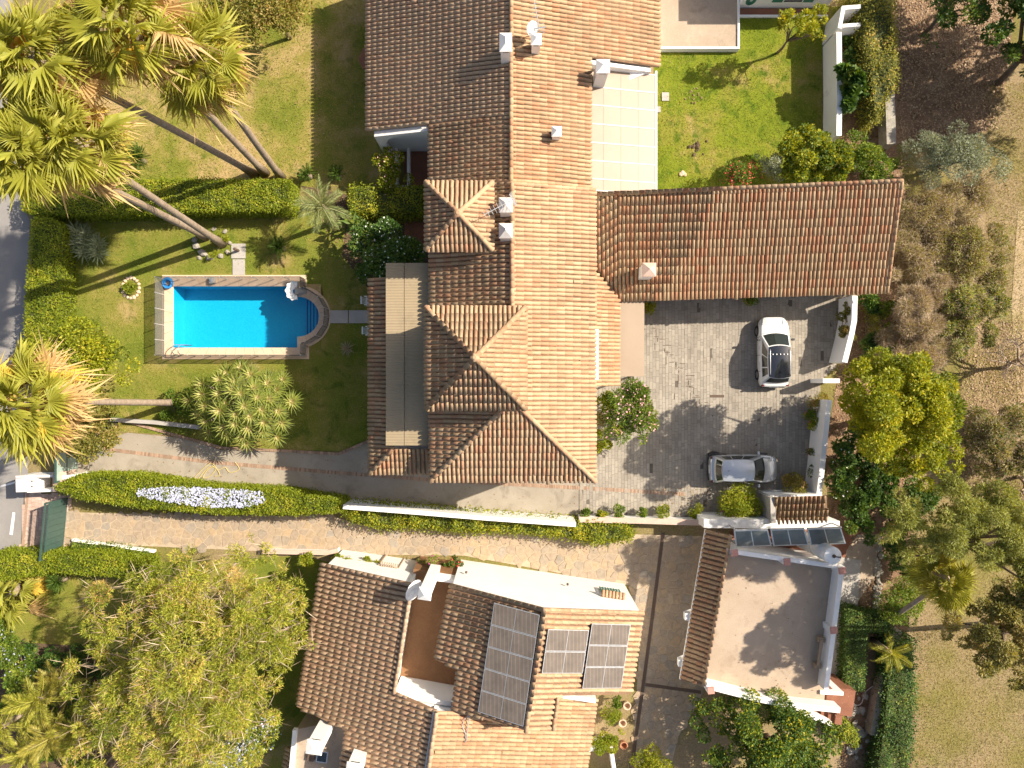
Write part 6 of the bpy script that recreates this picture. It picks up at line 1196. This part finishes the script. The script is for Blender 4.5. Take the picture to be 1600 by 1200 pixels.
T_('feathery_tree', 'huge feathery olive-green tree covering the lower left', 'tree', [(300, 1010, 110, 6.5, 2.2), (200, 960, 70, 5.4, 1.8), (400, 960, 80, 6.0, 2.0), (420, 1040, 60, 5.6, 1.8), (330, 1110, 90, 6.0, 2.0), (220, 1080, 80, 5.2, 1.8), (160, 1120, 55, 4.6, 1.5), (280, 920, 62, 5.4, 1.6), (370, 900, 50, 5.0, 1.4), (430, 960, 70, 5.6, 1.6), (250, 1160, 70, 5.0, 1.6), (380, 1150, 50, 5.2, 1.5), (180, 1010, 45, 5.0, 1.4), (130, 1060, 40, 4.4, 1.3), (470, 990, 30, 5.0, 1.0), (300, 880, 40, 4.8, 1.2), (430, 870, 36, 4.6, 1.1), (400, 835, 16, 4.2, .8), (300, 1200, 60, 5, 1.5), (150, 1180, 50, 4.4, 1.4), (420, 1100, 40, 5.2, 1.3)], 'l_feather', 140000, .18, .18, k=330, cr=.185, base=W(300, 1030, 1.0), r0=.32, nl=40, bark='deadbark', extra=[('l_dry', 4500, .8, .035), ('l_mid', 9000, .18, .25)], droop=.05, flat=.55, spread=.5)
T_('blue_flowering_shrub', 'shrub with pale blue flowers below the feathery tree, beside the deck', 'shrub', [(395, 1160, 38, 2.2, 1.0), (360, 1180, 34, 2.0, .9), (420, 1130, 24, 2.4, .8)], 'l_mid', 5000, .12, .5, k=34, flowers=('fl_blue', 900, .10), r0=.06); T_('shrub', 'dark shrub with a few pale flowers at the left edge', 'shrub', [(15, 1010, 30, 1.2, .8), (10, 985, 20, 1.0, .6), (35, 1040, 24, 1.0, .7)], 'l_mid', 4200, .14, .45, k=28, flowers=('fl_blue', 120, .09), r0=.05); T_('shrub', 'yellowish shrub at the left edge below the clipped hedge', 'shrub', [(5, 955, 24, .7, .5)], 'l_lime', 1800, .12, .5, k=12, r0=.04)
T_('citrus_tree', 'dense dark tree with yellow young leaves at the bottom right of the villa drive', 'tree', [(1200, 1145, 76, 3.4, 1.6), (1120, 1120, 44, 2.6, 1.1), (1270, 1160, 50, 2.8, 1.2), (1150, 1180, 55, 3.0, 1.2), (1235, 1200, 60, 3.0, 1.2), (1095, 1100, 24, 2.2, .8)], 'l_dark', 26000, .15, .5, k=120, cr=.2, extra=[('l_yellow', 9000, .14, .5)], base=W(1200, 1150), r0=.16, nl=14); T_('shrub', 'green shrub cut by the bottom edge right of the drain channel', 'shrub', [(1020, 1200, 34, 1.2, .8), (1000, 1195, 18, 1.0, .6)], 'l_yellow', 3000, .13, .5, k=20, r0=.05)
T_('shrub', 'dark ball shrub in the small villa bed, upper one', 'shrub', [(966, 1095, 10, .7, .5)], 'l_mid', 900, .10, .5, k=8, r0=.03); T_('shrub', 'grassy pale shrub in the small villa bed', 'shrub', [(953, 1116, 17, .7, .5)], 'l_lime', 1500, .17, .16, k=12, r0=.03); T_('shrub', 'bright green shrub in the small villa bed above the low white wall', 'shrub', [(942, 1162, 20, .9, .7), (965, 1148, 13, .8, .5)], 'l_lime', 2200, .12, .5, k=14, r0=.04)
T_('flowering_shrub', 'mauve and green shrub on the villa front beside the tall white chimney', 'shrub', [(678, 880, 16, 1.6, .7), (660, 878, 10, 1.3, .5)], 'l_soft', 1600, .11, .3, k=14, r0=.04, flowers=('fl_mag', 60, .08)); T_('flowering_shrub', 'shrub with orange-red flowers at the villa gable corner', 'shrub', [(712, 878, 10, 1.2, .6), (700, 885, 9, 1.1, .5)], 'l_dark', 900, .11, .5, k=8, r0=.03, flowers=('fl_red', 70, .08)); T_('shrub', 'yellow-green shrubs in the planter along the villa front', 'shrub', [(540, 876, 12, 1.6, .5), (570, 882, 12, 1.6, .5), (525, 870, 8, 1.5, .4), (588, 884, 8, 1.6, .4)], 'l_yellow', 2400, .11, .5, k=20, r0=.03); T_('shrub', 'shrub beside the villa wall at the end of the neighbour lawn', 'shrub', [(485, 872, 13, .9, .5)], 'l_lime', 900, .11, .5, k=8, r0=.03)
TR = thing('pergola', 'small timber trellis at the villa front', 'pergola', (*W(608, 886, 2.2), 0)); 
for i in range(8): a, b = W(592 + 3.4 * i, 880 + .6 * i, 2.3); MB().box((a + .12, b - .2, 2.28), (.06, .62, .05), -.35).build('slat', MT['wood'], TR)
mb = MB(); [mb.box((*W(px_, py_, 2.2), 1.1), (.07, .07, 2.2)) for px_, py_ in ((592, 882), (622, 888), (594, 894), (624, 897))]; mb.build('post', MT['wood'], TR)
# bare tree at the right: real branches in a fork
def bare_tree(label, base, spread, n, h, seed):
    g = random.Random(seed); b = Vector((*W(*base), 0)); t = thing('bare_tree', label, 'tree', b); mb = MB(); mb.sm = True; tw = MB()
    def grow(p, d, L, r, depth):
        e = p + d * L; m = p.lerp(e, .5) + Vector((g.uniform(-.12, .12), g.uniform(-.12, .12), .05)) * L; (mb if depth < 3 else tw).tube([p, m, e], [r, r * .82, r * .62], 6 if depth < 3 else 4, caps=False)
        if depth < 5:
            for _ in range(3 if depth else n): a = Vector((g.gauss(0, 1), g.gauss(0, 1), g.gauss(.1, .5))).normalized(); grow(e if g.random() < .7 else m, (d + a * .85).normalized(), L * g.uniform(.55, .8), r * .58, depth + 1)
    grow(b, Vector((spread[0], spread[1], .9)).normalized(), h, .13, 0); mb.build('trunk', MT['deadbark'], t); tw.build('twigs', MT['deadbark'], t); return t
bare_tree('leafless tree with forked branches at the right edge', (1568, 575), (-.1, .3), 5, 1.5, 3); bare_tree('smaller leafless tree at the right edge below the brownish bush', (1590, 745), (-.3, -.2), 4, 1.0, 8)
# --- rocks, stone rings
def rocks(kind, label, cat, spots, mat='stone', name='stone', z=.0):
    t = thing(kind, label, cat, (*W(spots[0][0], spots[0][1]), 0))
    for (px_, py_, r) in spots:
        x, y = W(px_, py_); rm = r * H / F; bm = bmesh.new(); bmesh.ops.create_icosphere(bm, subdivisions=1, radius=1)
        for v in bm.verts: v.co *= random.uniform(.75, 1.15)
        me = bpy.data.meshes.new(name); bm.to_mesh(me); bm.free(); me.materials.append(MT[mat]); o = link(name, me, t, Vector((x, y, z + rm * .3)) - root_loc(t)); o.scale = (rm * random.uniform(.8, 1.2), rm * random.uniform(.8, 1.2), rm * .65); o.rotation_euler = (0, 0, random.uniform(0, 6))
    return t
rk = rocks('stone_ring', 'ring of pale stones round a small yellow plant on the pool lawn', 'stone ring', [(205 + 13 * math.cos(a), 450 + 16 * math.sin(a), 3.2) for a in np.linspace(0, 2 * math.pi, 17)[:-1]], 'coping')
T_('shrub', 'small yellowish plant inside the stone ring', 'shrub', [(205, 450, 11, .25, .25)], 'l_lime', 800, .10, .5, k=8, r0=.02)
rocks('rockery', 'rockery of grey stones at the foot of the two leaning palms', 'rockery', [(308, 385, 6), (318, 396, 7), (330, 402, 5), (345, 400, 5), (356, 394, 5), (360, 380, 4), (352, 362, 4), (335, 358, 4), (318, 362, 4), (305, 375, 5), (325, 404, 4), (312, 403, 4)]); T_('shrub', 'small green plants inside the rockery under the palms', 'shrub', [(348, 372, 9, .4, .3), (335, 396, 7, .4, .3)], 'l_lime', 700, .12, .4, k=8, r0=.02)
rocks('stone_pile', 'pile of loose stones between the stairs and the stone kerb wall', 'stones', [(1332 + random.uniform(-8, 42), 1094 + random.uniform(-8, 90), random.uniform(3, 7)) for _ in range(46)]); rocks('stone_edge', 'rough stone edging beside the garden path at the tank', 'stones', [(1372 + random.uniform(-5, 5) - .05 * i, 835 + 3.0 * i + random.uniform(-3, 3), random.uniform(3, 5.5)) for i in range(40)])
rocks('stone_heap', 'small round heap of soil and stones on the back lawn', 'stones', [(1090 + random.gauss(0, 6), 229 + random.gauss(0, 6), random.uniform(2, 4)) for _ in range(16)], 'soil'); rocks('stone_patch', 'bare stony patch in the middle of the back lawn', 'stones', [(1087 + random.gauss(0, 7), 155 + random.gauss(0, 7), random.uniform(1.2, 2.4)) for _ in range(16)], 'rough'); rocks('white_stones', 'pale stones at the bottom of the back lawn', 'stones', [(1068 + random.gauss(0, 4), 271 + random.gauss(0, 3), random.uniform(2, 4)) for _ in range(5)], 'coping')
sheet('yard_path', [(1340, 835), (1372, 835), (1368, 900), (1340, 940), (1318, 935), (1322, 860)], .022, 'terrace'); sheet('side_yard', [(1310, 870), (1345, 875), (1330, 1085), (1295, 1080)], .024, 'slab'); sheet('collector_yard', [(1140, 830), (1330, 825), (1330, 895), (1140, 860)], .021, 'terra')
# --- villa bed pots
for (a, b, lab) in ((980, 1103, 'pale empty ring pot beside the drain channel, upper'), (973, 1130, 'pale ring pot beside the drain channel, middle'), (975, 1165, 'small terracotta pot beside the drain channel, lowest')):
    x, y = W(a, b, .4); MB_ = MB().lathe((x, y, .03), [(.15, 0), (.22, .34), (.24, .40), (.18, .40), (.16, .10)], 14); tag(MB_.build('plant_pot', MT['pot' if b > 1160 else 'coping']), lab, 'pot', 'pots beside the drain channel')
# --- grass and litter as ground cover
def tufts(name, polys, n, mat, size, z, excl=(), lean=.9, asp=.16):
    P = np.concatenate([sample_poly(PX(p), int(n * f)) for p, f in polys])
    for e in excl: P = P[~inpoly(P, PX(e))]
    m = len(P); C = np.column_stack([P, np.full(m, z)]); D = rng.normal(0, lean, (m, 3)); D[:, 2] = np.abs(D[:, 2]) * .5 + .35; V, Q = leaf_quads(C, D, size * rng.uniform(.6, 1.4, m), asp, .5)
    pat = np.sin(P[:, 0] * .9 + 2 * np.sin(P[:, 1] * .7)) * np.sin(P[:, 1] * .8 + 1); T = np.clip(.52 + .28 * pat + rng.normal(0, .22, m), 0, 1); return tag(link(name, fast(name, V, Q, MT[mat], np.repeat(T, 4))), kind='stuff')
POOLBOX = [(240, 425), (520, 425), (520, 575), (240, 575)]
tufts('grass', [(LAWN_NW, .36), (LAWN_POOL_L, .38), (LAWN_NE, .26)], 80000, 'l_grass', .12, .01, (POOLBOX, [(573, -100), (700, -100), (700, 300), (573, 300)], [(505, 485), (590, 485), (590, 505), (505, 505)]))
tufts('dry_grass', [([(1430, 980), (1620, 980), (1620, 1220), (1430, 1220)], .4), ([(1540, 130), (1610, 130), (1610, 700), (1540, 600)], .35), ([(1500, 540), (1610, 540), (1610, 800), (1500, 800)], .15), ([(1425, 750), (1600, 750), (1600, 1000), (1425, 1000)], .2)], 36000, 'l_drygreen', .12, .01)
def litter(name, poly, n, mat, size, z): P = sample_poly(PX(poly), n); C = np.column_stack([P, z + .03 * rng.random(n)]); D = rng.normal(0, 1, (n, 3)); D[:, 2] *= .15; V, Q = leaf_quads(C, D, size * rng.uniform(.5, 1.4, n), .5, .9); tag(link(name, fast(name, V, Q, MT[mat], np.repeat(rng.random(n), 4))), kind='stuff')
litter('leaf_litter', [(1400, -20), (1590, -20), (1560, 200), (1405, 225)], 9000, 'l_litter', .13, .015); T_('shade_tree', 'dark tree beyond the right edge that throws shade on the leafy bank', 'tree', [(1765, -30, 80, 6.4, 1.8), (1835, 10, 90, 6.6, 1.8), (1895, -60, 90, 6.6, 1.8), (1760, 55, 55, 6, 1.6), (1850, 90, 60, 6, 1.5), (1790, -100, 70, 6.4, 1.6)], 'l_dark', 24000, .2, .5, k=90, cr=.22, base=W(1690, 20), r0=.22, nl=14)
litter('leaf_litter', [(1310, 240), (1420, 220), (1425, 800), (1300, 800)], 7000, 'l_litter', .12, .02); litter('leaf_litter', [(1500, 500), (1600, 500), (1600, 780), (1500, 780)], 5000, 'l_litter', .12, .015)
litter('leaf_litter', [(470, 290), (660, 335), (660, 440), (540, 420)], 1500, 'l_litter', .10, .02); litter('leaf_litter', [(1020, 760), (1110, 760), (1110, 800), (1020, 806)], 160, 'l_litter', .09, .045)

# --- lush underplanting in the lower left corner and by the palms
T_('ground_shrub', 'dense green underplanting around the palms in the lower left corner', 'shrub', [(30, 1065, 30, .8, .5), (100, 1120, 30, .8, .5), (20, 1110, 26, .8, .5), (90, 1180, 34, .8, .5), (140, 1180, 30, .8, .5), (60, 1140, 26, .7, .5), (130, 1065, 22, .6, .4)], 'l_mid', 9000, .16, .45, k=50, r0=.04)
feather_palm('feather palm leaning over the dense underplanting at lower left', 128, 1135, 2.6, 16, 1.0, 'p_green')
feather_palm('pale feather palm at the bottom left below the others', 85, 1150, 2.8, 15, 1.0, 'p_olive')
PS = thing('parasol', 'dark red garden parasol half hidden under the north roof eave', 'parasol', (*W(578, 91, 2.2), 0))
x, y = W(582, 91, 2.2); mb = MB(); N_ = 8
mb.add([(x, y, 2.55)] + [(x + .82 * math.cos(2 * math.pi * i / N_), y + .82 * math.sin(2 * math.pi * i / N_), 2.15) for i in range(N_)], [[0, i + 1, (i + 1) % N_ + 1] for i in range(N_)]); mb.build('canopy', MT['terra'], PS)
MB().tube([(x, y, 0), (x, y, 2.6)], .025).build('pole', MT['wood'], PS); mb = MB(); [mb.tube([(x, y, 2.52), (x + .80 * math.cos(2 * math.pi * i / N_), y + .80 * math.sin(2 * math.pi * i / N_), 2.13)], .01, 4) for i in range(N_)]; mb.build('ribs', MT['wood'], PS)

T_('ball_shrub', 'rounded dense shrub beside the rocks, left of the young fan palm', 'shrub', [(1405, 940, 33, 1.4, 1.0)], 'l_mid', 7000, .11, .45, k=34, cr=.36, r0=.06)
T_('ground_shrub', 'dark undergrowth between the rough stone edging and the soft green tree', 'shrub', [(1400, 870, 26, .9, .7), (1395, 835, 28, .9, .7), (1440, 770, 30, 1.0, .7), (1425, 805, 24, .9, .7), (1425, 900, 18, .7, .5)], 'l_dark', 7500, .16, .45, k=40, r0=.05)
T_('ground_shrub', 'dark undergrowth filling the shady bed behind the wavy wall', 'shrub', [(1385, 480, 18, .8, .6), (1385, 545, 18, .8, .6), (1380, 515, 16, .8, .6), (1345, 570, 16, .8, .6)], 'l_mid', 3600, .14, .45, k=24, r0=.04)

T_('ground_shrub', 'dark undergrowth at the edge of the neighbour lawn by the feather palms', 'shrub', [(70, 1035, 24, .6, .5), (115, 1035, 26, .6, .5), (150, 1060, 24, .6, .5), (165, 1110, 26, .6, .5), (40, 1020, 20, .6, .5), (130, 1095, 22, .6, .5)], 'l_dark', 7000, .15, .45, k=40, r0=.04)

litter('leaf_litter', [(150, 90), (560, 20), (560, 270), (150, 260)], 500, 'l_litter', .09, .06); litter('leaf_litter', [(200, 690), (560, 715), (900, 745), (900, 800), (560, 780), (300, 760)], 260, 'l_litter', .08, .03); litter('leaf_litter', [(1110, 870), (1300, 890), (1285, 1095), (1105, 1060)], 150, 'l_litter', .08, 3.075)
# open, dirt-filled joints stepping across the court blocks
mb = MB(); x, y = 1012, 512
for i in range(34):
    l = random.uniform(5, 14); px_, py_ = x + random.uniform(-8, 8), y + random.uniform(-5, 5); w_ = l * H / F
    if i % 2: mb.box((*W(px_ + l / 2, py_), .0345), (w_, .035, .003))
    else: mb.box((*W(px_, py_ + l / 2), .0345), (.035, w_, .003))
    x += 2.6; y += 4.4 if i % 3 else 2.0
tag(mb.build('open_joints', MT['rust']), kind='stuff')
